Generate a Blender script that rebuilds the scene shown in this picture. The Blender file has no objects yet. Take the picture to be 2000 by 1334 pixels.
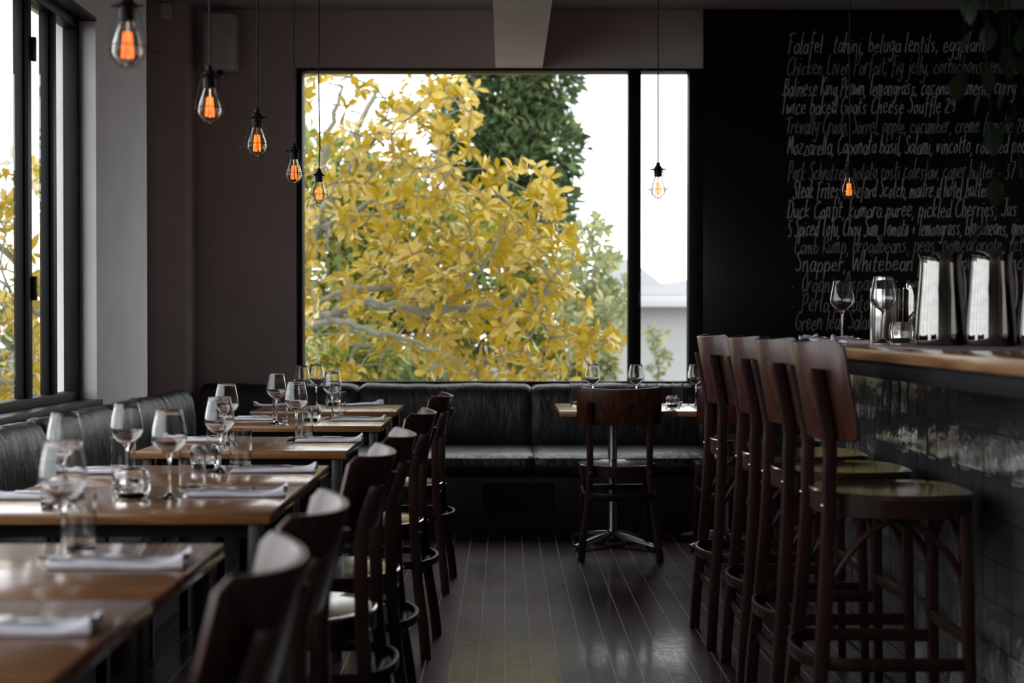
import bpy, bmesh, math, random
from mathutils import Vector, Matrix
PI = math.pi
R = math.radians
C = bpy.context.scene.collection
S = bpy.context.scene

# ------------------------------------------------------------------ camera, world, exposure
CAM_H = 1.2
FPX = 2000 * 50.0 / 36.0            # focal length in pixels of the 2000 px wide frame
cam_d = bpy.data.cameras.new('camera')
cam_d.lens = 50.0
cam_d.sensor_width = 36.0
cam_d.sensor_fit = 'HORIZONTAL'
cam_d.clip_start = 0.05
cam_d.clip_end = 300
cam_d.dof.use_dof = True
cam_d.dof.focus_distance = 6.0
cam_d.dof.aperture_fstop = 2.7
cam = bpy.data.objects.new('camera', cam_d)
C.objects.link(cam)
cam.location = (0, 0, CAM_H)
cam.rotation_euler = (PI / 2 - math.atan(34 / FPX), 0, -math.atan(14 / FPX))
S.camera = cam

w = bpy.data.worlds.new('overcast_sky')
S.world = w
w.use_nodes = True
bg = w.node_tree.nodes['Background']
bg.inputs['Color'].default_value = (0.93, 0.96, 1.0, 1)
bg.inputs['Strength'].default_value = 3.4

S.view_settings.view_transform = 'Standard'
S.view_settings.look = 'None'
S.view_settings.gamma = 1
S.view_settings.use_curve_mapping = False
S.view_settings.exposure = 0.0
S.cycles.max_bounces = 12
S.cycles.transparent_max_bounces = 24
S.cycles.sample_clamp_indirect = 6.0
S.cycles.caustics_refractive = False
S.cycles.use_denoising = True


def portal(name, loc, rot, sx, sy):
    l = bpy.data.lights.new(name, 'AREA')
    l.shape = 'RECTANGLE'
    l.size = sx
    l.size_y = sy
    l.cycles.is_portal = True
    o = bpy.data.objects.new(name, l)
    C.objects.link(o)
    o.location = loc
    o.rotation_euler = rot
    return o

# room numbers (metres): x right, y away from the camera, z up
WB = 9.0          # back wall
WL = -1.9          # left wall, inner face
WLO = -2.13        # left wall, outer face
ZC = 3.18         # ceiling
XR = 4.3           # right wall
YF = -3.2          # wall behind the camera
LW0, LW1 = -2.9, 6.63    # left window along y; unseen near part lengthened for fill light
LWZ0, LWZ1 = 0.85, 2.61
BW0, BW1 = -1.315, 1.25 # back window along x
BWZ0, BWZ1 = 0.815, 2.813

portal('back_window_daylight', (-0.03, WB + 0.24, 1.815), (PI / 2, 0, PI), 2.56, 2.0)
portal('left_window_daylight', (WLO - 0.02, (LW0 + LW1) / 2, 1.73), (PI / 2, 0, -PI / 2), LW1 - LW0, 1.76)


# ------------------------------------------------------------------ material helpers
def nt(name):
    m = bpy.data.materials.new(name)
    m.use_nodes = True
    t = m.node_tree
    return m, t, t.nodes['Principled BSDF']


def setp(b, color=None, rough=None, metal=None, spec=None, coat=None, coat_rough=None, trans=None, ior=None):
    def s(k, v):
        if v is not None:
            b.inputs[k].default_value = v
    if color is not None:
        b.inputs['Base Color'].default_value = (*color, 1)
    s('Roughness', rough)
    s('Metallic', metal)
    s('Specular IOR Level', spec)
    s('Coat Weight', coat)
    s('Coat Roughness', coat_rough)
    s('Transmission Weight', trans)
    s('IOR', ior)


def coords(t, scale=(1, 1, 1), rot=(0, 0, 0), kind='Object'):
    tc = t.nodes.new('ShaderNodeTexCoord')
    mp = t.nodes.new('ShaderNodeMapping')
    mp.inputs['Scale'].default_value = scale
    mp.inputs['Rotation'].default_value = rot
    t.links.new(tc.outputs[kind], mp.inputs['Vector'])
    return mp.outputs['Vector']


def noise(t, vec, scale, detail=4, rough=0.55, dist=0.0):
    n = t.nodes.new('ShaderNodeTexNoise')
    n.inputs['Scale'].default_value = scale
    n.inputs['Detail'].default_value = detail
    n.inputs['Roughness'].default_value = rough
    n.inputs['Distortion'].default_value = dist
    t.links.new(vec, n.inputs['Vector'])
    return n.outputs['Fac']


def ramp(t, fac, stops):
    r = t.nodes.new('ShaderNodeValToRGB')
    e = r.color_ramp.elements
    while len(e) < len(stops):
        e.new(0.5)
    for k, (p, c) in enumerate(stops):
        e[k].position = p
        e[k].color = (*c, 1) if len(c) == 3 else c
    t.links.new(fac, r.inputs['Fac'])
    return r.outputs['Color']


def maprange(t, fac, a, b, lo=0.0, hi=1.0):
    n = t.nodes.new('ShaderNodeMapRange')
    n.inputs['From Min'].default_value = lo
    n.inputs['From Max'].default_value = hi
    n.inputs['To Min'].default_value = a
    n.inputs['To Max'].default_value = b
    t.links.new(fac, n.inputs['Value'])
    return n.outputs['Result']


def bump(t, b, h, strength, dist=0.01, prev=None):
    n = t.nodes.new('ShaderNodeBump')
    n.inputs['Strength'].default_value = strength
    n.inputs['Distance'].default_value = dist
    t.links.new(h, n.inputs['Height'])
    if prev is not None:
        t.links.new(prev, n.inputs['Normal'])
    t.links.new(n.outputs['Normal'], b.inputs['Normal'])
    return n.outputs['Normal']


def plain(name, color, rough=0.5, **kw):
    m, t, b = nt(name)
    setp(b, color, rough, **kw)
    v = coords(t)
    f = noise(t, v, 35, 3)
    lo = tuple(c * 0.9 for c in color)
    hi = tuple(min(1, c * 1.1) for c in color)
    t.links.new(ramp(t, f, [(0.3, lo), (0.7, hi)]), b.inputs['Base Color'])
    return m


def plaster(name, color, bumpy=0.12):
    m, t, b = nt(name)
    setp(b, color, 0.85, spec=0.25)
    v = coords(t)
    f = noise(t, v, 3.5, 6, 0.6)
    lo = tuple(c * 0.93 for c in color)
    hi = tuple(min(1, c * 1.06) for c in color)
    t.links.new(ramp(t, f, [(0.3, lo), (0.7, hi)]), b.inputs['Base Color'])
    bump(t, b, noise(t, v, 130, 4), bumpy, 0.004)
    return m


def wood(name, dark, light, rough=0.3, axis=0, coat=0.3, scale=1.0, figure=1.0, coat_rough=0.12):
    m, t, b = nt(name)
    setp(b, light, rough, coat=coat, coat_rough=coat_rough)
    sc = [14 * scale] * 3
    sc[axis] = 1.0 * scale
    v = coords(t, tuple(sc))
    n1 = noise(t, v, 2.2, 6, 0.6, 1.2 * figure)
    sc2 = [120 * scale] * 3
    sc2[axis] = 4 * scale
    v2 = coords(t, tuple(sc2))
    n2 = noise(t, v2, 1.0, 3, 0.6)
    mx = t.nodes.new('ShaderNodeMath')
    mx.operation = 'MULTIPLY_ADD'
    mx.inputs[1].default_value = 0.3
    t.links.new(n2, mx.inputs[0])
    t.links.new(n1, mx.inputs[2])
    mid = tuple((a + c) / 2 for a, c in zip(dark, light))
    t.links.new(ramp(t, mx.outputs[0], [(0.45, dark), (0.62, mid), (0.8, light)]), b.inputs['Base Color'])
    bump(t, b, n2, 0.05, 0.002)
    return m


def glass(name, color=(1, 1, 1), ior=1.5, rough=0.0):
    m, t, b = nt(name)
    setp(b, color, rough, trans=1.0, ior=ior)
    return m


def pane_mat(name):
    m = bpy.data.materials.new(name)
    m.use_nodes = True
    t = m.node_tree
    t.nodes.remove(t.nodes['Principled BSDF'])
    out = t.nodes['Material Output']
    tr = t.nodes.new('ShaderNodeBsdfTransparent')
    tr.inputs['Color'].default_value = (0.985, 0.99, 0.985, 1)
    gl = t.nodes.new('ShaderNodeBsdfGlossy')
    gl.inputs['Roughness'].default_value = 0.01
    fr = t.nodes.new('ShaderNodeFresnel')
    fr.inputs['IOR'].default_value = 1.4
    # the pane does not bend light, so only the face the light enters by reflects
    ge = t.nodes.new('ShaderNodeNewGeometry')
    fm = t.nodes.new('ShaderNodeMix')
    fm.inputs['B'].default_value = 0.0
    t.links.new(ge.outputs['Backfacing'], fm.inputs['Factor'])
    t.links.new(fr.outputs['Fac'], fm.inputs['A'])
    mx = t.nodes.new('ShaderNodeMixShader')
    t.links.new(fm.outputs['Result'], mx.inputs['Fac'])
    t.links.new(tr.outputs[0], mx.inputs[1])
    t.links.new(gl.outputs[0], mx.inputs[2])
    t.links.new(mx.outputs[0], out.inputs['Surface'])
    return m


def emit(name, color, strength):
    m, t, b = nt(name)
    setp(b, color, 0.5)
    b.inputs['Emission Color'].default_value = (*color, 1)
    b.inputs['Emission Strength'].default_value = strength
    return m


def leaf_mat(name, stops, rough=0.35, transl=0.45, under=None, spec=0.4):
    m, t, b = nt(name)
    setp(b, (0.5, 0.4, 0.05), rough, spec=spec)
    g = t.nodes.new('ShaderNodeNewGeometry')
    col = ramp(t, g.outputs['Random Per Island'], stops)
    if under is not None:
        mm = t.nodes.new('ShaderNodeMix')
        mm.data_type = 'RGBA'
        t.links.new(g.outputs['Backfacing'], mm.inputs['Factor'])
        t.links.new(col, mm.inputs['A'])
        mm.inputs['B'].default_value = (*under, 1)
        col = mm.outputs['Result']
    t.links.new(col, b.inputs['Base Color'])
    tl = t.nodes.new('ShaderNodeBsdfTranslucent')
    t.links.new(col, tl.inputs['Color'])
    mx = t.nodes.new('ShaderNodeMixShader')
    mx.inputs['Fac'].default_value = transl
    t.links.new(b.outputs[0], mx.inputs[1])
    t.links.new(tl.outputs[0], mx.inputs[2])
    t.links.new(mx.outputs[0], t.nodes['Material Output'].inputs['Surface'])
    return m


def leather(name):
    m, t, b = nt(name)
    setp(b, (0.012, 0.012, 0.013), 0.34, spec=0.5)
    v = coords(t, (1, 1, 1))
    f = noise(t, v, 260, 3, 0.6)
    f2 = noise(t, coords(t, (7, 7, 2.0)), 2.5, 5, 0.6, 1.5)
    n = bump(t, b, f2, 0.4, 0.02)
    bump(t, b, f, 0.12, 0.002, n)
    t.links.new(maprange(t, f2, 0.27, 0.45, 0.3, 0.7), b.inputs['Roughness'])
    return m


def floor_mat():
    m, t, b = nt('dark_stained_floorboards')
    v = coords(t, (1, 1, 1), (0, 0, PI / 2))
    br = t.nodes.new('ShaderNodeTexBrick')
    br.offset = 0.37
    br.inputs['Scale'].default_value = 1.0
    br.inputs['Brick Width'].default_value = 2.3
    br.inputs['Row Height'].default_value = 0.094
    br.inputs['Mortar Size'].default_value = 0.003
    br.inputs['Mortar Smooth'].default_value = 0.2
    br.inputs['Bias'].default_value = 0.0
    br.inputs['Color1'].default_value = (0.0, 0.0, 0.0, 1)
    br.inputs['Color2'].default_value = (1, 1, 1, 1)
    br.inputs['Mortar'].default_value = (0.5, 0.5, 0.5, 1)
    t.links.new(v, br.inputs['Vector'])
    grain = noise(t, coords(t, (22, 1.2, 1)), 2.0, 5, 0.65, 0.6)
    patch = noise(t, coords(t, (2.2, 0.9, 1)), 1.4, 4, 0.6)
    mix1 = t.nodes.new('ShaderNodeMath')
    mix1.operation = 'MULTIPLY_ADD'
    mix1.inputs[1].default_value = 0.35
    t.links.new(br.outputs['Color'], mix1.inputs[0])
    t.links.new(grain, mix1.inputs[2])
    col = ramp(t, mix1.outputs[0], [(0.3, (0.007, 0.004, 0.007)), (0.6, (0.020, 0.007, 0.014)), (0.95, (0.055, 0.013, 0.026))])
    mm = t.nodes.new('ShaderNodeMix')
    mm.data_type = 'RGBA'
    t.links.new(br.outputs['Fac'], mm.inputs['Factor'])
    t.links.new(col, mm.inputs['A'])
    mm.inputs['B'].default_value = (0.26, 0.22, 0.24, 1)  # pale seams: glint along the board gaps put into the colour
    # pale scuffs and scratches in the varnish
    sc1 = noise(t, coords(t, (3, 70, 1), (0, 0, 0.35)), 1.0, 4, 0.65, 0.6)
    sc2 = noise(t, coords(t, (70, 4, 1), (0, 0, 0.5)), 1.0, 4, 0.65, 0.6)
    mxn = t.nodes.new('ShaderNodeMath')
    mxn.operation = 'MAXIMUM'
    t.links.new(sc1, mxn.inputs[0])
    t.links.new(sc2, mxn.inputs[1])
    sfac = maprange(t, mxn.outputs[0], 0.0, 0.5, 0.68, 0.84)
    m2 = t.nodes.new('ShaderNodeMix')
    m2.data_type = 'RGBA'
    t.links.new(sfac, m2.inputs['Factor'])
    t.links.new(mm.outputs['Result'], m2.inputs['A'])
    m2.inputs['B'].default_value = (0.16, 0.14, 0.15, 1)
    t.links.new(m2.outputs['Result'], b.inputs['Base Color'])
    scr = noise(t, coords(t, (60, 5, 1), (0, 0, 0.5)), 1.3, 6, 0.7, 0.8)
    rr = t.nodes.new('ShaderNodeMath')
    rr.operation = 'MULTIPLY_ADD'
    rr.inputs[1].default_value = 0.5
    t.links.new(scr, rr.inputs[0])
    t.links.new(patch, rr.inputs[2])
    t.links.new(maprange(t, rr.outputs[0], 0.30, 0.55, 0.5, 1.0), b.inputs['Roughness'])
    t.links.new(maprange(t, rr.outputs[0], 0.05, 0.15, 0.5, 1.0), b.inputs['Coat Roughness'])
    wear = t.nodes.new('ShaderNodeMath')
    wear.operation = 'MULTIPLY'
    t.links.new(maprange(t, patch, 0.35, 1.0, 0.35, 0.65), wear.inputs[0])
    t.links.new(maprange(t, noise(t, coords(t, (14, 90, 1), (0, 0, 0.15)), 1.0, 5, 0.7), 0.25, 1.0, 0.38, 0.6), wear.inputs[1])
    t.links.new(wear.outputs[0], b.inputs['Coat Weight'])
    b.inputs['Specular IOR Level'].default_value = 0.12
    inv = t.nodes.new('ShaderNodeMath')
    inv.operation = 'SUBTRACT'
    inv.inputs[0].default_value = 1.0
    t.links.new(br.outputs['Fac'], inv.inputs[1])
    n = bump(t, b, inv.outputs[0], 0.5, 0.002)
    cn = n
    n = bump(t, b, grain, 0.06, 0.003, n)
    fine = noise(t, coords(t, (9, 160, 1), (0, 0, 0.2)), 1.0, 3, 0.6)
    bump(t, b, fine, 0.05, 0.002, n)
    bn = t.nodes.new('ShaderNodeBump')
    bn.inputs['Strength'].default_value = 1.0
    bn.inputs['Distance'].default_value = 0.006
    t.links.new(inv.outputs[0], bn.inputs['Height'])
    b2 = t.nodes.new('ShaderNodeBump')
    b2.inputs['Strength'].default_value = 0.12
    b2.inputs['Distance'].default_value = 0.002
    t.links.new(mxn.outputs[0], b2.inputs['Height'])
    t.links.new(bn.outputs['Normal'], b2.inputs['Normal'])
    t.links.new(b2.outputs['Normal'], b.inputs['Coat Normal'])
    return m


def tile_mat():
    m, t, b = nt('charcoal_glazed_tile')
    setp(b, (0.06, 0.061, 0.064), 0.1, spec=0.8)
    v = coords(t)
    n1 = noise(t, v, 16, 3, 0.5)
    n2 = noise(t, v, 75, 4, 0.6)
    a = bump(t, b, n1, 0.22, 0.012)
    bump(t, b, n2, 0.10, 0.004, a)
    t.links.new(maprange(t, noise(t, v, 24, 3), 0.03, 0.13, 0.35, 0.7), b.inputs['Roughness'])
    return m


M = {}
M['wall'] = plaster('grey_plaster', (0.48, 0.41, 0.40))
M['pale_wall'] = plaster('pale_grey_plaster', (0.80, 0.785, 0.80))
M['ceiling'] = plaster('grey_ceiling_paint', (0.42, 0.37, 0.38), 0.06)
M['beam'] = plaster('pale_beam_paint', (0.92, 0.86, 0.86), 0.05)
M['darkwall'] = plaster('dark_paint', (0.05, 0.045, 0.048))
M['floor'] = floor_mat()
M['black_metal'] = plain('black_powder_coat', (0.006, 0.006, 0.007), 0.5, spec=0.2)
M['sill'] = plain('black_stained_sill', (0.012, 0.008, 0.009), 0.4, spec=0.3)
M['pane'] = pane_mat('window_glass')
M['board'] = plain('blackboard_paint', (0.0035, 0.0035, 0.0045), 0.24, spec=0.3)
M['leather'] = leather('black_leather')
M['bench_base'] = plain('black_bench_panel', (0.006, 0.006, 0.007), 0.5)
M['table_wood'] = wood('golden_brown_table_wood', (0.15, 0.058, 0.020), (0.36, 0.165, 0.06), 0.26, 0, 0.6)
M['bar_wood'] = wood('bar_top_oak', (0.20, 0.085, 0.035), (0.42, 0.22, 0.10), 0.3, 1, 0.5)
M['dark_wood'] = wood('dark_walnut_stain', (0.010, 0.0035, 0.003), (0.036, 0.011, 0.008), 0.4, 2, 0.05)
M['dark_wood'].node_tree.nodes['Principled BSDF'].inputs['Specular IOR Level'].default_value = 0.25
M['ply'] = wood('walnut_stained_plywood', (0.016, 0.0055, 0.004), (0.085, 0.026, 0.014), 0.32, 2, 0.12, 0.8, 2.5)
M['seat_wood'] = wood('glossy_dark_seat', (0.016, 0.009, 0.006), (0.05, 0.026, 0.014), 0.2, 1, 0.8, 0.8, 2.0)
M['chrome'] = plain('chrome', (0.62, 0.62, 0.63), 0.12, metal=1.0)
M['dull_steel'] = plain('dull_grey_steel', (0.22, 0.22, 0.225), 0.25, metal=1.0)
M['steel'] = plain('brushed_steel', (0.6, 0.59, 0.58), 0.2, metal=1.0)
M['dark_steel'] = plain('smoked_mirror_steel', (0.26, 0.255, 0.24), 0.05, metal=1.0)
M['leg_steel'] = plain('grey_table_leg_steel', (0.045, 0.045, 0.048), 0.4, metal=0.6)
M['glass'] = glass('clear_glass')
M['bulb_glass'] = glass('bulb_glass', (1.0, 0.95, 0.88), 1.3)
M['filament'] = emit('glowing_filament', (1.0, 0.11, 0.014), 5.0)
M['cord'] = plain('black_fabric_cord', (0.012, 0.011, 0.011), 0.7)
M['cage'] = plain('dark_bronze_wire', (0.03, 0.018, 0.014), 0.35, metal=0.6)
M['napkin'] = plain('white_linen', (0.74, 0.73, 0.80), 0.85, spec=0.2)
M['mat'] = plain('mauve_linen', (0.30, 0.24, 0.27), 0.85, spec=0.2)
M['tile'] = tile_mat()
M['grout'] = plain('dark_grout', (0.014, 0.014, 0.015), 0.6)
M['apron'] = plain('dark_grey_bar_apron', (0.011, 0.011, 0.012), 0.6, spec=0.15)
M['plastic'] = plain('cream_plastic', (0.62, 0.59, 0.57), 0.45)
M['grille'] = plain('cream_speaker_mesh', (0.56, 0.53, 0.52), 0.6)
M['rubber'] = plain('black_rubber', (0.01, 0.01, 0.01), 0.7)
M['chalk'] = plain('chalk', (0.40, 0.36, 0.39), 0.95, spec=0.1)
M['faint_chalk'] = plain('half_wiped_chalk', (0.22, 0.20, 0.23), 0.95, spec=0.1)
M['bark'] = plain('pale_lichen_bark', (0.19, 0.185, 0.14), 0.9)
M['dark_bark'] = plain('dark_bark', (0.12, 0.09, 0.07), 0.9)
M['magnolia'] = leaf_mat('magnolia_leaf', [(0.0, (0.24, 0.12, 0.006)), (0.12, (0.46, 0.27, 0.008)), (0.28, (0.78, 0.53, 0.012)), (0.44, (0.80, 0.61, 0.03)),
                                           (0.54, (0.40, 0.42, 0.045)), (0.68, (0.14, 0.22, 0.03)), (0.84, (0.60, 0.62, 0.30)), (1.0, (0.66, 0.47, 0.012))], 0.22, 0.22, (0.42, 0.29, 0.014), 0.6)
M['conifer'] = leaf_mat('dark_green_needles', [(0, (0.05, 0.085, 0.04)), (0.5, (0.11, 0.17, 0.065)), (1, (0.22, 0.26, 0.10))], 0.6, 0.25)
M['green_leaf'] = leaf_mat('mid_green_leaf', [(0, (0.10, 0.15, 0.035)), (0.4, (0.22, 0.28, 0.06)), (0.75, (0.40, 0.38, 0.09)), (1, (0.5, 0.36, 0.05))], 0.45, 0.35)
M['pale_leaf'] = leaf_mat('pale_green_leaf', [(0, (0.15, 0.20, 0.08)), (0.5, (0.27, 0.31, 0.13)), (0.8, (0.42, 0.42, 0.22)), (1, (0.45, 0.32, 0.06))], 0.5, 0.35)
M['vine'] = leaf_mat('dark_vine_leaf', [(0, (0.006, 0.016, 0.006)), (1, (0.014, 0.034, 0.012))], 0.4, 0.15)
M['vine_stem'] = plain('vine_stem', (0.006, 0.009, 0.004), 0.9, spec=0.1)
M['house_wall'] = plain('white_render', (0.42, 0.42, 0.42), 0.9)
M['fascia'] = plain('white_fascia', (0.55, 0.555, 0.56), 0.7)
M['roof'] = plain('pale_grey_roofing', (0.23, 0.225, 0.235), 0.8)
M['soil'] = plain('garden_soil', (0.10, 0.085, 0.06), 0.95)
M['cable'] = plain('grey_cable', (0.35, 0.35, 0.36), 0.7)
M['concrete'] = plaster('outer_render', (0.33, 0.325, 0.33))
M['wax'] = plain('candle_wax', (0.78, 0.74, 0.66), 0.5)


# ------------------------------------------------------------------ mesh helpers
def obj(name, bm, mat, parent=None, smooth=True, bevel=0.0, segs=2, angle=35, loc=None, rotz=None):
    if bevel > 0:
        bmesh.ops.recalc_face_normals(bm, faces=bm.faces)
        es = [e for e in bm.edges if len(e.link_faces) == 2 and e.calc_face_angle(0) > R(angle)]
        bmesh.ops.bevel(bm, geom=es, offset=bevel, segments=segs, affect='EDGES', profile=0.5, clamp_overlap=True)
    bmesh.ops.recalc_face_normals(bm, faces=bm.faces)
    me = bpy.data.meshes.new(name)
    if smooth:
        for f in bm.faces:
            f.smooth = True
        for e in bm.edges:
            if len(e.link_faces) == 2 and e.calc_face_angle(0) > R(40):
                e.smooth = False
    bm.to_mesh(me)
    bm.free()
    me.materials.append(M[mat])
    o = bpy.data.objects.new(name, me)
    C.objects.link(o)
    if parent is not None:
        o.parent = parent
    if loc is not None:
        o.location = loc
    if rotz is not None:
        o.rotation_euler = (0, 0, rotz)
    return o


def tag(o, label=None, cat=None, group=None, kind=None):
    if label:
        o['label'] = label
    if cat:
        o['category'] = cat
    if group:
        o['group'] = group
    if kind:
        o['kind'] = kind
    return o


def thing(name, label, cat, loc=(0, 0, 0), rotz=0.0, group=None):
    o = bpy.data.objects.new(name, None)
    C.objects.link(o)
    o.empty_display_size = 0.1
    o.location = loc
    o.rotation_euler = (0, 0, rotz)
    return tag(o, label, cat, group)


def struct(name, bm, mat, parent=None, **kw):
    o = obj(name, bm, mat, parent, **kw)
    if parent is None:
        o['kind'] = 'structure'
    return o


def dup(root, loc, rotz, label, group=None):
    r = root.copy()
    C.objects.link(r)
    r.location = loc
    r.rotation_euler = (0, 0, rotz)
    r['label'] = label
    if group:
        r['group'] = group
    for ch in list(root.children):
        c = ch.copy()
        C.objects.link(c)
        c.parent = r
        for g in list(ch.children):
            d = g.copy()
            C.objects.link(d)
            d.parent = c
    return r


def box(bm, x0, x1, y0, y1, z0, z1):
    vs = [bm.verts.new(p) for p in ((x0, y0, z0), (x1, y0, z0), (x1, y1, z0), (x0, y1, z0),
                                    (x0, y0, z1), (x1, y0, z1), (x1, y1, z1), (x0, y1, z1))]
    for q in ((0, 3, 2, 1), (4, 5, 6, 7), (0, 1, 5, 4), (1, 2, 6, 5), (2, 3, 7, 6), (3, 0, 4, 7)):
        bm.faces.new([vs[k] for k in q])
    return bm


def boxes(*bs):
    bm = bmesh.new()
    for b in bs:
        box(bm, *b)
    return bm


def loft(bm, rings, cap0=True, cap1=True, closed=True):
    vr = [[bm.verts.new(p) for p in ring] for ring in rings]
    n = len(vr[0])
    for a, b in zip(vr[:-1], vr[1:]):
        for k in range(n if closed else n - 1):
            j = (k + 1) % n
            bm.faces.new((a[k], a[j], b[j], b[k]))
    if cap0:
        bm.faces.new(vr[0][::-1])
    if cap1:
        bm.faces.new(vr[-1])
    return bm


def tube(bm, pts, r, n=8, caps=True):
    pts = [Vector(p) for p in pts]
    rs = r if isinstance(r, (list, tuple)) else [r] * len(pts)
    rings = []
    t0 = (pts[1] - pts[0]).normalized()
    up = Vector((0, 0, 1)) if abs(t0.z) < 0.9 else Vector((1, 0, 0))
    u = t0.cross(up).normalized()
    for i, p in enumerate(pts):
        t = (pts[min(i + 1, len(pts) - 1)] - pts[max(i - 1, 0)])
        if t.length < 1e-9:
            t = t0
        t = t.normalized()
        u = (u - t * u.dot(t))
        if u.length < 1e-6:
            u = t.cross(Vector((0.3, 0.9, 0.1)))
        u.normalize()
        v = t.cross(u)
        rings.append([p + (u * math.cos(2 * PI * k / n) + v * math.sin(2 * PI * k / n)) * rs[i] for k in range(n)])
    return loft(bm, rings, caps, caps)


def ring_tube(bm, c, rad, r, n=24, m=6):
    """horizontal closed wire ring"""
    vr = []
    for i in range(n):
        a = 2 * PI * i / n
        vr.append([bm.verts.new((c[0] + (rad + r * math.cos(2 * PI * k / m)) * math.cos(a),
                                 c[1] + (rad + r * math.cos(2 * PI * k / m)) * math.sin(a),
                                 c[2] + r * math.sin(2 * PI * k / m))) for k in range(m)])
    for i in range(n):
        a, b = vr[i], vr[(i + 1) % n]
        for k in range(m):
            j = (k + 1) % m
            bm.faces.new((a[k], a[j], b[j], b[k]))
    return bm


def lathe(bm, prof, n=32, mod=None, c=(0, 0, 0)):
    """prof: list of (r, z) from axis to axis; r=0 ends close"""
    rings = []
    for (r, z) in prof:
        if r < 1e-6:
            rings.append([bm.verts.new((c[0], c[1], c[2] + z))])
        else:
            rr = []
            for k in range(n):
                a = 2 * PI * k / n
                q = r * (mod(a, r, z) if mod else 1.0)
                rr.append(bm.verts.new((c[0] + q * math.cos(a), c[1] + q * math.sin(a), c[2] + z)))
            rings.append(rr)
    for a, b in zip(rings[:-1], rings[1:]):
        if len(a) == 1 and len(b) == 1:
            continue
        for k in range(n):
            j = (k + 1) % n
            if len(a) == 1:
                bm.faces.new((a[0], b[j], b[k]))
            elif len(b) == 1:
                bm.faces.new((a[k], a[j], b[0]))
            else:
                bm.faces.new((a[k], a[j], b[j], b[k]))
    return bm


def catmull(pts, n=6):
    pts = [Vector(p) for p in pts]
    out = []
    for i in range(len(pts) - 1):
        p0, p1, p2, p3 = pts[max(i - 1, 0)], pts[i], pts[i + 1], pts[min(i + 2, len(pts) - 1)]
        for k in range(n):
            t = k / n
            out.append(0.5 * ((2 * p1) + (p2 - p0) * t + (2 * p0 - 5 * p1 + 4 * p2 - p3) * t * t + (3 * p1 - p0 - 3 * p2 + p3) * t ** 3))
    out.append(pts[-1])
    return out


def band(bm, pts, h, th):
    """flat strip (height h, thickness th) following a horizontal path"""
    pts = [Vector(p) for p in pts]
    rings = []
    for i, p in enumerate(pts):
        t = (pts[min(i + 1, len(pts) - 1)] - pts[max(i - 1, 0)]).normalized()
        nrm = Vector((t.y, -t.x, 0)).normalized() * th / 2
        z = Vector((0, 0, h / 2))
        rings.append([p - nrm - z, p + nrm - z, p + nrm + z, p - nrm + z])
    return loft(bm, rings)


def at(px, py, d):
    """photo position and distance -> world point (small tilt of the camera neglected as it was when measuring)"""
    return Vector(((px - 986) / FPX * d, d, CAM_H - (py - 633) / FPX * d))


# ------------------------------------------------------------------ room shell
struct('floor', boxes((-2.26, XR + 0.2, YF - 0.2, WB + 0.2, -0.12, 0.0)), 'floor', smooth=False)
struct('ceiling', boxes((-2.26, XR + 0.2, YF - 0.2, WB + 0.2, ZC, ZC + 0.15)), 'ceiling', smooth=False)
struct('wall_back', boxes((-2.26, BW0, WB, WB + 0.22, 0, ZC), (BW1, XR + 0.2, WB, WB + 0.22, 0, ZC),
                          (BW0, BW1, WB, WB + 0.22, 0, BWZ0), (BW0, BW1, WB, WB + 0.22, BWZ1, ZC)), 'wall', smooth=False)
# left wall with the long window; its far end is rounded off
bm = boxes((WLO, WL, YF, LW0, 0, ZC), (WLO, WL, LW0, LW1, 0, LWZ0 - 0.03), (WLO, WL, LW0, LW1, LWZ1, ZC))
rings = []
pl = [(WLO, LW1), (WL, LW1), (WL, 7.55)] + [(WL - 0.13 + 0.13 * math.cos(a), 7.55 + 0.13 * math.sin(a)) for a in [PI / 2 * k / 8 for k in range(1, 9)]] + [(WLO, 7.68)]
loft(bm, [[(x, y, 0) for x, y in pl], [(x, y, ZC) for x, y in pl]])
struct('wall_left', bm, 'pale_wall')
struct('wall_left_recess', boxes((-2.26, -2.2, 7.4, WB, 0, ZC)), 'wall', smooth=False)
struct('wall_right', boxes((XR, XR + 0.2, YF, WB, 0, ZC)), 'wall', smooth=False)
struct('wall_front', boxes((-2.26, XR + 0.2, YF - 0.2, YF, 0, ZC)), 'wall', smooth=False)
# corner pier beside the speaker, one rounded edge
pl = [(-2.2, WB), (-2.2, 8.80)] + [(-1.995 + 0.05 * math.sin(a), 8.85 - 0.05 * math.cos(a)) for a in [PI / 2 * k / 6 for k in range(0, 7)]] + [(-1.945, WB)]
bm = bmesh.new()
loft(bm, [[(x, y, 0) for x, y in pl], [(x, y, ZC) for x, y in pl]])
struct('trim_2', bm, 'wall')
struct('trim_1', boxes((-0.059, 0.237, 3.0, WB, 2.814, ZC)), 'beam', smooth=False)


def wframe(bm, a0, a1, z0, z1, t, put):
    for q in ((a0, a1, z0, z0 + t), (a0, a1, z1 - t, z1), (a0, a0 + t, z0 + t, z1 - t), (a1 - t, a1, z0 + t, z1 - t)):
        put(bm, *q)


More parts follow.
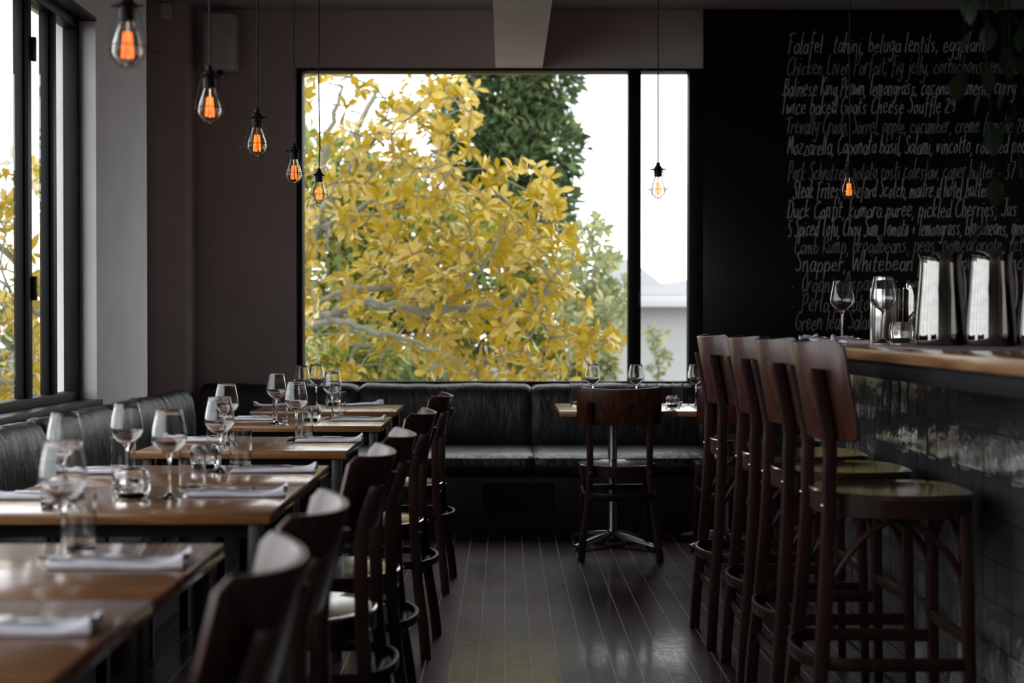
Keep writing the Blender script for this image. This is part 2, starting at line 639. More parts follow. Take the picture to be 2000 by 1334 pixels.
# back window
win = thing('window_1', None, None, (0, 0, 0))
win['kind'] = 'structure'
putb = lambda y0, y1: (lambda bm, a0, a1, z0, z1: box(bm, a0, a1, y0, y1, z0, z1))
bm = bmesh.new()
box(bm, BW0, -1.277, WB - 0.012, WB + 0.10, BWZ0, BWZ1)
box(bm, 1.163, BW1, WB - 0.012, WB + 0.10, BWZ0, BWZ1)
box(bm, -1.277, 1.163, WB - 0.012, WB + 0.10, BWZ0, 0.838)
box(bm, -1.277, 1.163, WB - 0.012, WB + 0.10, 2.798, BWZ1)
obj('frame', bm, 'black_metal', win, bevel=0.003)
obj('mullion', boxes((0.781, 0.83, WB - 0.005, WB + 0.09, 0.838, 2.798), (0.83, 0.863, WB + 0.015, WB + 0.07, 0.838, 2.798)), 'black_metal', win, bevel=0.003)
obj('pane', boxes((-1.277, 0.781, WB + 0.05, WB + 0.056, 0.838, 2.798)), 'pane', win, smooth=False)
obj('pane', boxes((0.863, 1.163, WB + 0.035, WB + 0.041, 0.838, 2.798)), 'pane', win, smooth=False)
obj('latch', boxes((0.838, 0.858, WB - 0.006, WB + 0.02, 1.305, 1.41), (0.845, 0.852, WB - 0.02, WB - 0.006, 1.315, 1.40)), 'black_metal', win, bevel=0.002)
# left window
win = thing('window_2', None, None, (0, 0, 0))
win['kind'] = 'structure'
bm = bmesh.new()
FX0, FX1 = -2.04, -1.975
box(bm, FX0, FX1, LW1 - 0.045, LW1, LWZ0, LWZ1)
box(bm, FX0, FX1, LW0, LW0 + 0.045, LWZ0, LWZ1)
box(bm, FX0, FX1, LW0 + 0.045, LW1 - 0.045, LWZ0, LWZ0 + 0.04)
box(bm, FX0, FX1, LW0 + 0.045, LW1 - 0.045, LWZ1 - 0.045, LWZ1)
obj('frame', bm, 'black_metal', win, bevel=0.003)
ys = [LW0 + 0.045, -1.85, -0.75, 0.35, 1.45, 2.5, 3.55, 4.75, 5.92, 6.25, LW1 - 0.045]
for k in range(1, 10):
    y = ys[k]
    obj('mullion', boxes((FX0, FX1 - 0.004, y, y + 0.05, LWZ0 + 0.04, LWZ1 - 0.045), (FX0 + 0.015, FX1 - 0.02, y - 0.014, y + 0.064, LWZ0 + 0.04, LWZ1 - 0.045)), 'black_metal', win, bevel=0.002)
for k in range(10):
    y0 = ys[k] + (0.05 if k else 0)
    obj('pane', boxes((-2.012, -2.006, y0, ys[k + 1], LWZ0 + 0.04, LWZ1 - 0.045)), 'pane', win, smooth=False)
for zz in (1.30, 2.30):
    obj('latch', boxes((-1.979, -1.962, 5.965, 5.985, zz, zz + 0.10)), 'black_metal', win, bevel=0.002)
obj('sill', boxes((-2.05, -1.872, LW0 - 0.01, LW1 + 0.005, LWZ0 - 0.045, LWZ0)), 'sill', win, bevel=0.004)
obj('head_trim', boxes((FX0 + 0.005, WL + 0.004, LW0, LW1, LWZ1 - 0.005, LWZ1 + 0.012)), 'black_metal', win)
# window ledge under the back window
struct('trim_3', boxes((BW0 - 0.01, BW1 + 0.01, WB - 0.03, WB + 0.02, BWZ0 - 0.04, BWZ0 + 0.002)), 'sill', bevel=0.003)

# ------------------------------------------------------------------ chalkboard and its writing
GL = {
    'a': [[(.48, .85), (.28, 1), (.06, .6), (.12, .1), (.3, .05), (.48, .5), (.5, .95), (.48, .2), (.62, .02)]],
    'b': [[(.12, 2), (.06, .1)], [(.07, .5), (.28, .98), (.5, .6), (.38, .08), (.07, .1)]],
    'c': [[(.46, .82), (.3, 1), (.06, .5), (.2, .02), (.5, .2)]],
    'd': [[(.46, .8), (.26, .98), (.05, .45), (.2, .02), (.46, .5)], [(.54, 2), (.48, .2), (.6, .02)]],
    'e': [[(.07, .5), (.42, .62), (.36, .98), (.16, .9), (.05, .4), (.22, .02), (.5, .2)]],
    'f': [[(.52, 1.85), (.36, 2), (.24, 1.5), (.16, -.4)], [(.0, .95), (.46, 1.02)]],
    'g': [[(.48, .9), (.26, 1), (.06, .55), (.2, .1), (.44, .4), (.5, .98), (.46, -.4), (.26, -.85), (.02, -.6)]],
    'h': [[(.12, 2), (.05, .0)], [(.06, .45), (.28, 1), (.44, .75), (.44, .1), (.56, .02)]],
    'i': [[(.1, 1), (.07, .15), (.2, .02)], [(.14, 1.38), (.16, 1.46)]],
    'j': [[(.24, 1), (.2, -.5), (.04, -.85), (-.12, -.6)], [(.27, 1.38), (.29, 1.46)]],
    'k': [[(.12, 2), (.05, .0)], [(.46, 1), (.09, .48), (.5, .02)]],
    'l': [[(.14, 2), (.07, .15), (.2, .02)]],
    'm': [[(.05, 1), (.04, .0)], [(.05, .5), (.2, 1), (.32, .8), (.31, .0)], [(.32, .5), (.48, 1), (.6, .75), (.6, .1), (.7, .02)]],
    'n': [[(.06, 1), (.04, .0)], [(.05, .5), (.26, 1), (.42, .75), (.42, .1), (.54, .02)]],
    'o': [[(.3, 1), (.06, .55), (.2, .02), (.46, .4), (.4, .92), (.26, .98), (.5, .9)]],
    'p': [[(.1, 1), (.03, -.85)], [(.08, .55), (.3, 1), (.5, .6), (.36, .06), (.07, .12)]],
    'q': [[(.46, .85), (.26, 1), (.05, .5), (.2, .02), (.46, .5)], [(.5, 1), (.46, -.85)]],
    'r': [[(.08, 1), (.05, .0)], [(.06, .55), (.24, .98), (.42, .9)]],
    's': [[(.44, .88), (.26, 1), (.1, .78), (.36, .4), (.3, .05), (.04, .08)]],
    't': [[(.2, 1.7), (.14, .15), (.34, .05)], [(.0, 1.08), (.42, 1.14)]],
    'u': [[(.06, 1), (.06, .25), (.2, .02), (.42, .4)], [(.46, 1), (.44, .15), (.56, .02)]],
    'v': [[(.04, 1), (.2, .02), (.44, 1)]],
    'w': [[(.04, 1), (.16, .04), (.32, .8), (.46, .04), (.64, 1)]],
    'x': [[(.04, 1), (.46, .02)], [(.46, 1), (.02, .0)]],
    'y': [[(.05, 1), (.12, .3), (.28, .2), (.44, .6)], [(.5, 1), (.38, -.4), (.14, -.85), (-.06, -.6)]],
    'z': [[(.06, .95), (.44, .98), (.06, .04), (.5, .06)]],
    'W': [[(.02, 1.9), (.16, .02), (.36, 1.3), (.54, .02), (.78, 2)]],
    'A': [[(.02, 0), (.3, 2), (.56, 0)], [(.1, .7), (.5, .72)]],
    'B': [[(.1, 2), (.06, 0)], [(.02, 1.85), (.4, 1.9), (.44, 1.3), (.1, 1.05), (.52, .8), (.46, .1), (.06, 0)]],
    'C': [[(.6, 1.7), (.42, 1.95), (.1, 1.3), (.08, .4), (.3, .02), (.62, .3)]],
    'D': [[(.12, 1.9), (.08, 0)], [(-.06, 1.9), (.4, 1.8), (.6, 1.1), (.44, .2), (.04, .02)]],
    'F': [[(.14, 1.9), (.08, -.2)], [(-.1, 1.8), (.6, 2.0)], [(.1, 1.05), (.4, 1.1)]],
    'G': [[(.6, 1.7), (.42, 1.95), (.1, 1.3), (.08, .4), (.3, .02), (.58, .4), (.6, .9), (.36, .9)]],
    'H': [[(.1, 2), (.06, 0)], [(.52, 2), (.5, 0)], [(.08, 1), (.52, 1.05)]],
    'J': [[(.5, 2), (.46, .3), (.24, .0), (.02, .3)], [(.2, 2), (.7, 2.02)]],
    'K': [[(.1, 2), (.06, 0)], [(.5, 1.9), (.1, .95), (.56, .02)]],
    'L': [[(.14, 2), (.06, .1), (.5, .1)]],
    'M': [[(.02, 0), (.14, 1.8), (.34, .5), (.56, 1.9), (.66, 0)]],
    'O': [[(.4, 1.95), (.08, 1.1), (.26, .02), (.6, .7), (.44, 1.9), (.34, 1.95)]],
    'P': [[(.12, 1.9), (.06, -.2)], [(-.06, 1.8), (.4, 1.95), (.54, 1.4), (.36, .9), (.08, .85)]],
    'R': [[(.12, 1.9), (.06, 0)], [(-.02, 1.85), (.42, 1.9), (.46, 1.2), (.1, .95), (.56, .02)]],
    'S': [[(.54, 1.7), (.34, 1.95), (.1, 1.5), (.42, .9), (.44, .25), (.2, .0), (-.02, .25)]],
    'T': [[(.32, 1.9), (.26, 0)], [(-.12, 1.75), (.7, 1.98)]],
    '0': [[(.28, 1.5), (.06, .8), (.24, .02), (.46, .7), (.3, 1.5)]],
    '2': [[(.06, 1.2), (.26, 1.5), (.44, 1.15), (.06, .06), (.5, .06)]],
    '3': [[(.06, 1.4), (.4, 1.4), (.2, .85), (.46, .45), (.2, .0), (.02, .2)]],
    '4': [[(.3, 1.5), (.04, .6), (.5, .62)], [(.4, 1.1), (.36, 0)]],
    '5': [[(.5, 1.6), (.12, 1.6), (.1, .95), (.44, .7), (.36, .05), (.04, .1)]],
    '7': [[(.04, 1.5), (.5, 1.5), (.2, 0)], [(.12, .8), (.44, .82)]],
    '8': [[(.4, 1.4), (.12, 1.3), (.4, .5), (.24, .02), (.08, .4), (.42, 1.2), (.36, 1.45)]],
    '9': [[(.44, 1.2), (.24, 1.5), (.06, 1.1), (.24, .8), (.44, 1.2), (.4, 0)]],
    ',': [[(.1, .1), (.02, -.3)]],
    '.': [[(.08, .06), (.11, .1)]],
    '*': [[(.06, .5), (.1, .56), (.12, .5)]],
    '+': [[(.04, .6), (.44, .64)], [(.24, 1), (.22, .25)]],
    "'": [[(.1, 2), (.06, 1.6)]],
    '-': [[(.04, .6), (.36, .64)]],
    '_': [[(0, .1), (3.2, .2)]],
}
GWID = {'m': .76, 'w': .7, 'M': .76, 'W': .84, 'i': .26, 'l': .26, 't': .42, 'r': .44, 'f': .46, 'j': .34, ' ': .36, ',': .22, '.': .22, "'": .2, '*': .5, 'C': .68, 'D': .68, 'G': .7, '_': 3.4}

BY = WB - 0.045      # face of the board
board = thing('chalkboard', 'huge black chalkboard wall covered in handwritten menu lines', 'chalkboard', (1.25, WB - 0.001, 0))
obj('panel', boxes((0.0, XR - 1.25 - 0.02, -0.045, 0.0, 0.0, ZC - 0.002)), 'board', board, bevel=0.002)
LINES = [   # text, left px, baseline px, right px, chalk
    ('Falafel . tahini, beluga lentils, eggplant', 1538, 105, 1925, 0),
    ('Chicken Liver Parfait, fig jelly, cornichons, endive', 1536, 147, 1990, 1),
    ('Balinese King Prawn, lemongrass, coconut, tumeric, curry', 1530, 188, 1984, 0),
    ('Twice baked Goats Cheese Souffle 29', 1524, 224, 1866, 0),
    ('Trevally Crudo, Sorrel, apple, cucumber, creme fraiche 28', 1534, 262, 2004, 1),
    ('Mozzarella, Caponata basil, Salami, vincotto, roasted pear', 1537, 302, 2012, 0),
    ("Pork Schnitzel, potato rosti coleslaw, caper butter - 37 'Hot", 1538, 352, 2018, 1),
    ('Steak Frites, Hereford Scotch, maitre d hotel butter. 49', 1548, 388, 1958, 0),
    ('Duck Confit, kumara puree, pickled Cherries, Jus', 1537, 426, 1988, 0),
    ('5 Spiced Tofu, Choy Sum, Tomato + lemongrass, blackbeans, ginger', 1538, 462, 2020, 0),
    ('Lamb Rump, broadbeans, peas, pomegranate, feta', 1552, 495, 2010, 1),
    ('Snapper, Whitebean puree, pepper, oca', 1553, 530, 2015, 0),
    ('* Organic Asparagus, pollen', 1546, 570, 1830, 1),
    ('* Perla potatoes, Pesto', 1546, 610, 1800, 1),
    ('Green leaf Salad', 1553, 645, 1706, 1),
]
PXM = (WB - 0.045) / FPX
rg = random.Random(5)
for txt, x0, yb, x1, fa in LINES:
    adv = []
    cx = 0.0
    for ch in txt:
        adv.append(cx)
        cx += GWID.get(ch, .58) + 0.06
    sx = (x1 - x0) * PXM / cx
    szb = 20.5 * PXM
    bm = bmesh.new()
    px0 = (x0 - 986) * PXM
    zb = CAM_H - (yb - 633) * PXM
    for k, ch in enumerate(txt):
        sz = szb * rg.uniform(0.9, 1.12)
        dz = rg.uniform(-0.006, 0.006) + (0.012 * k / len(txt))
        for st in GL.get(ch, []):
            p2 = [Vector((p[0] + rg.uniform(-.03, .03), p[1] + rg.uniform(-.03, .03), 0)) for p in st]
            if len(p2) > 2:
                p2 = catmull(p2, 4)
            pw = []
            for p in p2:
                pw.append((px0 + (adv[k] + p.x) * sx + p.y * sz * 0.10 - 1.25, -0.0462, zb + dz + p.y * sz * 0.92))
            tube(bm, pw, [rg.uniform(0.0026, 0.0044) for _ in pw], 4)
    obj('chalk_line', bm, 'faint_chalk' if fa else 'chalk', board, smooth=False)

# ------------------------------------------------------------------ banquettes
def cushion(prof, length, seed, ns=26, pinch=0.022, amp=0.006):
    """closed (u, z) section swept along v = 0..length, drawn in at its two ends"""
    rnd = random.Random(seed)
    ph = [rnd.uniform(0, 6.28) for _ in range(6)]
    cu = sum(p[0] for p in prof) / len(prof)
    cz = sum(p[1] for p in prof) / len(prof)
    rings = []
    for i in range(ns + 1):
        t = i / ns
        v = length * (0.5 - 0.5 * math.cos(PI * t))
        e = min(v, length - v)
        k = pinch * max(0.0, 1 - e / 0.045) ** 2
        ring = []
        for j, (u, z) in enumerate(prof):
            d = Vector((u - cu, z - cz))
            L = d.length
            wv = amp * (math.sin(v * 9 + ph[0] + z * 7) * 0.5 + math.sin(v * 21 + ph[1] - u * 12) * 0.3 + math.sin(v * 37 + ph[2] + z * 20) * 0.25)
            q = (L - k + wv) / L
            ring.append((cu + d.x * q, v, cz + d.y * q))
        rings.append(ring)
    bm = bmesh.new()
    loft(bm, rings)
    return bm


BACKP = [(0.0, 0.42), (0.0, 0.60), (0.0, 0.78), (0.015, 0.812), (0.045, 0.828), (0.085, 0.828), (0.118, 0.812), (0.138, 0.78),
         (0.148, 0.73), (0.155, 0.66), (0.16, 0.57), (0.163, 0.49), (0.155, 0.44), (0.12, 0.42)]
SEATP = [(0.10, 0.335), (0.10, 0.44), (0.13, 0.458), (0.22, 0.464), (0.34, 0.466), (0.46, 0.464), (0.54, 0.456), (0.578, 0.435), (0.59, 0.40),
         (0.585, 0.36), (0.56, 0.335), (0.35, 0.33)]


def banquette(name, label, loc, rotz, cuts, deep):
    t = thing(name, label, 'bench', loc, rotz, 'black leather banquettes')
    for k in range(len(cuts) - 1):
        a, b = cuts[k] + 0.002, cuts[k + 1] - 0.002
        o = obj('back_cushion', cushion(BACKP, b - a, k + 3), 'leather', t)
        o.location = (0, a, 0)
        o = obj('seat_cushion', cushion([(u + deep * (u > 0.2), z) for u, z in SEATP], b - a, k + 40, amp=0.003), 'leather', t)
        o.location = (0, a, 0)
    obj('base', boxes((0.0, 0.53 + deep, cuts[0], cuts[-1], 0.0, 0.335)), 'bench_base', t, bevel=0.004)
    return t


# along the left wall: local x runs away from the wall, local y along the room
banquette('banquette', 'black leather banquette running along the left wall under the long window',
          (WL + 0.005, 0, 0), 0, [0.4, 1.4, 2.4, 3.42, 4.45, 5.48, 6.48, 7.42, 8.045], 0.0)
# along the back wall: local y runs from right to left, local x towards the camera
bb = banquette('banquette', 'black leather banquette along the back wall below the picture window',
               (0, WB - 0.055, 0), -PI / 2, [-1.893, -0.90, 0.165, 1.20, 2.2], 0.28)
gr = bmesh.new()
for k in range(9):
    box(gr, 0.81, 0.816, -0.11 + k * 0.043, -0.085 + k * 0.043, 0.12, 0.27)
box(gr, 0.809, 0.814, -0.13, 0.28, 0.10, 0.29)
obj('vent_grille', gr, 'black_metal', bb, smooth=False)

# ------------------------------------------------------------------ chairs and stools
def plate(width, sag, z0, z1, y0, lean, th=0.011, lift=0.012):
    """bent plywood back: arc in plan, bulging to -y in the middle"""
    r = (width * width / 4 + sag * sag) / (2 * sag)
    amax = math.asin(width / 2 / r)
    rings = []
    n = 22
    for i in range(n + 1):
        s = -1 + 2 * i / n
        a = amax * s
        e = max(0.0, (abs(s) - 0.9) / 0.1)
        cut = 0.022 * (1 - math.sqrt(max(0, 1 - e * e)))
        up = lift * s * s
        zt, zb = z1 + up - cut, z0 + cut * 0.7
        ring = []
        for rr, zs in ((r + th / 2, (zb, (zb + zt) / 2, zt)), (r - th / 2, (zt, (zb + zt) / 2, zb))):
            for z in zs:
                ly = lean * (z - z0) / (z1 - z0)
                ring.append((rr * math.sin(a), y0 + r - rr * math.cos(a) - ly, z))
        rings.append(ring)
    bm = bmesh.new()
    loft(bm, rings)
    return bm


def seat_outline(n=40, hw=0.2, yf=0.2, yr=-0.205):
    pts = []
    for k in range(n):
        a = 2 * PI * k / n
        c, s = math.cos(a), math.sin(a)
        p = 3.4 if s > 0 else 2.35
        q = (abs(c) ** p + abs(s) ** p) ** (-1 / p)
        pts.append((hw * q * c * (1.0 if s > 0 else 1.0 + 0.0 * s), (yf if s > 0 else -yr) * q * s))
    return pts


def rectleg(path, w0, w1):
    """path of centre points with square sections of size w0 -> w1"""
    bm = bmesh.new()
    n = len(path)
    rings = []
    for i, (x, y, z) in enumerate(path):
        h = (w0 + (w1 - w0) * i / (n - 1)) / 2
        rings.append([(x - h, y - h, z), (x + h, y - h, z), (x + h, y + h, z), (x - h, y + h, z)])
    return loft(bm, rings)


def make_seating(name, label, cat, sz, ht, plate_h, ringz, arches, group):
    t = thing(name, label, cat, (0, 0, 0), 0, group)
    ol = seat_outline()
    # seat panel, slightly dished
    bm = bmesh.new()
    rings = [[(x * 0.96, y * 0.96, sz - 0.014) for x, y in ol], [(x, y, sz - 0.012) for x, y in ol], [(x, y, sz - 0.003) for x, y in ol],
             [(x * 0.98, y * 0.98, sz) for x, y in ol], [(x * 0.8, y * 0.8, sz - 0.003) for x, y in ol], [(x * 0.5, y * 0.5, sz - 0.007) for x, y in ol],
             [(x * 0.2, y * 0.2, sz - 0.009) for x, y in ol]]
    loft(bm, rings)
    obj('seat', bm, 'seat_wood', t)
    bm = bmesh.new()
    f = 0.985
    rings = [[(x * f, y * f, sz - 0.058) for x, y in ol], [(x * f, y * f, sz - 0.012) for x, y in ol],
             [(x * 0.9, y * 0.9, sz - 0.012) for x, y in ol], [(x * 0.9, y * 0.9, sz - 0.058) for x, y in ol]]
    rings.append(rings[0])
    loft(bm, rings, False, False)
    bmesh.ops.remove_doubles(bm, verts=bm.verts, dist=1e-5)
    obj('seat_rim', bm, 'dark_wood', t)
    # back
    obj('backrest', plate(0.43, 0.085, ht - plate_h, ht, -0.205, 0.045), 'ply', t, bevel=0.002)
    yl = -0.212
    for s in (-1, 1):
        path = [(s * 0.200, -0.236, 0.0), (s * 0.19, -0.226, sz * 0.22), (s * 0.168, -0.204, sz * 0.55), (s * 0.153, -0.189, sz * 0.9),
                (s * 0.152, -0.187, sz * 1.06), (s * 0.155, -0.188, ht - plate_h), (s * 0.16, -0.226, ht - 0.065)]
        path = [tuple(p) for p in catmull(path, 5)]
        leg = obj('rear_leg', rectleg(path, 0.037, 0.031), 'dark_wood', t, bevel=0.004)
        bm = bmesh.new()
        lathe(bm, [(0, 0.004), (0.005, 0.003), (0.007, 0.0), (0, 0.0)], 10)
        bmesh.ops.transform(bm, matrix=Matrix.Translation((s * 0.153, -0.2055, sz - 0.03)) @ Matrix.Rotation(PI / 2, 4, 'X'), verts=bm.verts)
        tag(obj('bolt', bm, 'chrome', leg), 'small metal bolt head')
        fl = [(s * 0.178, 0.172, 0.0), (s * 0.17, 0.163, sz * 0.5), (s * 0.163, 0.155, sz - 0.05)]
        obj('front_leg', rectleg(fl, 0.026, 0.034), 'dark_wood', t, bevel=0.005)
    # low hoop round the rear legs and along both sides
    f = ringz / sz
    rx = 0.178
    pts = [(rx - 0.006, 0.165, ringz), (rx, 0.0, ringz), (rx + 0.004, -0.12, ringz)]
    cy = -0.16
    for k in range(1, 12):
        a = PI * k / 12
        pts.append(((rx + 0.004) * math.cos(a), cy - 0.095 * math.sin(a), ringz))
    pts += [(-rx - 0.004, -0.12, ringz), (-rx, 0.0, ringz), (-rx + 0.006, 0.165, ringz)]
    bm = bmesh.new()
    band(bm, pts, 0.034 if arches else 0.026, 0.013)
    obj('foot_hoop', bm, 'dark_wood', t, bevel=0.003)
    bm = boxes((-0.165, 0.165, 0.152, 0.172, ringz - 0.015 + (0.06 if arches else 0), ringz + 0.015 + (0.06 if arches else 0)))
    obj('stretcher', bm, 'dark_wood', t, bevel=0.004)
    if arches:
        for s in (-1, 1):
            pts = [(s * 0.16, -0.205, sz * 0.60), (s * 0.162, -0.17, sz * 0.74), (s * 0.163, -0.09, sz * 0.87), (s * 0.162, 0.0, sz - 0.062),
                   (s * 0.163, 0.06, sz * 0.87), (s * 0.163, 0.115, sz * 0.80), (s * 0.164, 0.148, sz * 0.72)]
            bm = bmesh.new()
            tube(bm, catmull(pts, 5), 0.009, 8)
            obj('brace', bm, 'dark_wood', t)
        pts = [(-0.155, 0.158, sz * 0.70), (-0.12, 0.158, sz * 0.82), (0, 0.158, sz - 0.07), (0.12, 0.158, sz * 0.82), (0.155, 0.158, sz * 0.70)]
        bm = bmesh.new()
        tube(bm, catmull(pts, 5), 0.009, 8)
        obj('brace', bm, 'dark_wood', t)
        obj('stretcher', boxes((-0.16, 0.16, -0.222, -0.204, 0.20, 0.228)), 'dark_wood', t, bevel=0.004)
    else:
        obj('stretcher', boxes((-0.165, 0.165, -0.222, -0.206, ringz - 0.03, ringz - 0.006)), 'dark_wood', t, bevel=0.003)
    return t


GCH = 'dark bentwood dining chairs'
chair = make_seating('dining_chair', 'dark bentwood chair at the window table with its back to the camera', 'chair', 0.475, 0.870, 0.185, 0.33, False, GCH)
chair.location = (0.586, 7.425, 0)
chair.rotation_euler = (0, 0, 0.0)
dup(chair, (1.20, 7.44, 0), 0.02, 'dark bentwood chair half hidden behind the row of bar stools')
LEFT_CH = [(-0.535, 2.0, 0.03, 'dark chair nearest the camera, cut by the bottom edge of the photo'),
           (-0.54, 2.58, 0.0, 'blurred dark chair directly behind the chair at the bottom edge'),
           (-0.535, 3.655, -0.03, 'third dark chair from the camera along the left tables'),
           (-0.518, 4.24, 0.02, 'fourth dark chair from the camera along the left tables'),
           (-0.508, 5.30, -0.05, 'second farthest dark chair along the left tables, legs showing'),
           (-0.49, 6.55, -0.05, 'farthest dark chair along the left tables, near the back banquette')]
for x, y, a, lb in LEFT_CH:
    dup(chair, (x, y, 0), PI / 2 + a, lb)
GST = 'high-backed bar stools in a row'
stool = make_seating('bar_stool', 'dark wooden bar stool at the far end of the row of four', 'stool', 0.766, 1.152, 0.25, 0.335, True, GST)
stool.location = (0.99, 5.42, 0)
stool.rotation_euler = (0, 0, -PI / 2 + 0.02)
dup(stool, (1.015, 4.83, 0), -PI / 2 - 0.02, 'dark wooden bar stool second from the far end of the row of four')
dup(stool, (1.02, 4.33, 0), -PI / 2 + 0.01, 'dark wooden bar stool second nearest the camera in the row of four')
dup(stool, (1.02, 3.77, 0), -PI / 2 - 0.03, 'nearest dark wooden bar stool with its seat and arched braces in view')

# ------------------------------------------------------------------ tables
TZ = 0.75
def make_table(label, x0, x1, y0, y1):
    cx, cy = (x0 + x1) / 2, (y0 + y1) / 2
    a, b = (x1 - x0) / 2, (y1 - y0) / 2
    t = thing('dining_table', label, 'table', (cx, cy, 0), 0, 'wooden tables along the left banquette')
    obj('tabletop', boxes((-a, a, -b, b, TZ - 0.028, TZ)), 'table_wood', t, bevel=0.0025)
    for sx in (-1, 1):
        for sy in (-1, 1):
            px, py = sx * (a - 0.038), sy * (b - 0.037)
            obj('leg', boxes((px - 0.017, px + 0.017, py - 0.017, py + 0.017, 0, TZ - 0.028)), 'leg_steel', t, bevel=0.002)
    for sy in (-1, 1):
        y0 = sy * (b - 0.0775)
        obj('apron_rail', boxes((-a + 0.06, a - 0.06, y0 - 0.0075, y0 + 0.0075, TZ - 0.068, TZ - 0.028)), 'black_metal', t)
    return t


make_table('blurred wooden table nearest the camera, filling the lower left corner', -1.32, -0.575, 1.725, 2.318)
make_table('wooden table joined to the far edge of the nearest left table', -1.32, -0.575, 2.322, 2.914)
make_table('near half of the second pair of wooden tables on the left', -1.31, -0.56, 3.385, 3.958)
make_table('far half of the second pair of wooden tables on the left', -1.31, -0.56, 3.962, 4.53)
make_table('single wooden table right beyond the second pair on the left', -1.31, -0.562, 5.04, 5.68)
make_table('second farthest wooden table on the left', -1.30, -0.548, 6.29, 6.9)
make_table('farthest wooden table on the left, in the banquette corner', -1.315, -0.565, 7.33, 7.925)


def pedestal_table(label, x0, x1, y0, y1):
    cx, cy = (x0 + x1) / 2, (y0 + y1) / 2
    a, b = (x1 - x0) / 2, (y1 - y0) / 2
    t = thing('pedestal_table', label, 'table', (cx, cy, 0), 0, 'pedestal tables below the picture window')
    obj('tabletop', boxes((-a, a, -b, b, TZ - 0.028, TZ)), 'table_wood', t, bevel=0.0025)
    bm = bmesh.new()
    lathe(bm, [(0, 0.05), (0.035, 0.05), (0.033, 0.09), (0.025, 0.10), (0.025, TZ - 0.05), (0.0, TZ - 0.05)], 20)
    obj('column', bm, 'dull_steel', t)
    obj('mounting_plate', boxes((-0.14, 0.14, -0.14, 0.14, TZ - 0.05, TZ - 0.028)), 'black_metal', t)
    for k in range(4):
        an = PI / 4 + PI / 2 * k
        d = Vector((math.cos(an), math.sin(an), 0))
        n = Vector((-d.y, d.x, 0))
        rings = []
        for s, hw, zb, zt in ((0.0, 0.03, 0.05, 0.085), (0.12, 0.026, 0.038, 0.07), (0.27, 0.02, 0.022, 0.042), (0.30, 0.017, 0.022, 0.036)):
            p = d * s
            rings.append([p + n * hw + Vector((0, 0, zb)), p - n * hw + Vector((0, 0, zb)), p - n * hw * 0.6 + Vector((0, 0, zt)), p + n * hw * 0.6 + Vector((0, 0, zt))])
        bm = bmesh.new()
        loft(bm, rings)
        f = obj('foot', bm, 'dull_steel', t, bevel=0.003)
        bm = bmesh.new()
        p = d * 0.28
        lathe(bm, [(0, 0), (0.014, 0), (0.016, 0.008), (0.008, 0.024), (0, 0.024)], 12, c=(p.x, p.y, 0))
        tag(obj('glide', bm, 'rubber', f), 'black adjustable foot')
    return t


pedestal_table('wooden pedestal table under the window, in front of the chair', 0.283, 0.885, 7.33, 8.06)
pedestal_table('wooden pedestal table partly hidden behind the far bar stools', 0.890, 1.492, 7.33, 8.06)

# ------------------------------------------------------------------ tableware
WG = [(0, 0.0), (0.034, 0.0), (0.036, 0.0015), (0.030, 0.0035), (0.014, 0.007), (0.0055, 0.013), (0.0038, 0.024), (0.0034, 0.06), (0.0037, 0.095), (0.006, 0.107),
      (0.0135, 0.1135), (0.026, 0.122), (0.0375, 0.133), (0.0440, 0.1445), (0.0455, 0.152), (0.0442, 0.166), (0.0405, 0.188), (0.0355, 0.212), (0.0322, 0.2275), (0.0318, 0.228),
      (0.0312, 0.2275), (0.0345, 0.212), (0.0395, 0.188), (0.0432, 0.166), (0.0444, 0.152), (0.0430, 0.1455), (0.0365, 0.1345), (0.025, 0.124), (0.0125, 0.116), (0.004, 0.1125), (0, 0.112)]
TB = [(0, 0.0), (0.029, 0.0), (0.0325, 0.003), (0.0335, 0.012), (0.0345, 0.124), (0.03435, 0.1247), (0.0339, 0.125), (0.03345, 0.1247), (0.0333, 0.124), (0.0322, 0.02), (0.0305, 0.0155), (0.027, 0.0135), (0, 0.013)]
JR = [(0, 0), (0.030, 0.0), (0.038, 0.004), (0.0445, 0.014), (0.0455, 0.04), (0.0445, 0.062), (0.038, 0.072), (0.032, 0.075), (0.029, 0.073), (0.031, 0.064),
      (0.034, 0.04), (0.032, 0.018), (0.024, 0.011), (0, 0.010)]
lobes = lambda a, r, z: 1.0 + (0.035 * abs(math.cos(4 * a)) - 0.02) * (r > 0.035)


def hold(prof, d=0.0008):
    """extra rings close to both ends of long profile segments keep the glass walls optically even"""
    out = [prof[0]]
    for (r0, z0), (r1, z1) in zip(prof[:-1], prof[1:]):
        L = math.hypot(r1 - r0, z1 - z0)
        if L > 0.012 and max(r0, r1) > 0.02:
            for f in (d / L, 2.5 * d / L, 0.5, 1 - 2.5 * d / L, 1 - d / L):
                out.append((r0 + (r1 - r0) * f, z0 + (z1 - z0) * f))
        out.append((r1, z1))
    return out


bm = bmesh.new()
lathe(bm, WG, 36)
wine_me = obj('wine_glass', bm, 'glass').data
bm = bmesh.new()
lathe(bm, hold(TB), 40)
tumb_me = obj('water_tumbler', bm, 'glass').data
bm = bmesh.new()
lathe(bm, JR, 64, lobes)
jar_me = obj('tealight_holder', bm, 'glass').data
for o in [o for o in bpy.data.objects if o.name in ('wine_glass', 'water_tumbler', 'tealight_holder')]:
    bpy.data.objects.remove(o)


def ware(name, me, label, cat, x, y, z, group, s=1.0, rz=0.0):
    o = bpy.data.objects.new(name, me)
    C.objects.link(o)
    o.location = (x, y, z)
    o.scale = (s, s, s)
    o.rotation_euler = (0, 0, rz)
    return tag(o, label, cat, group)


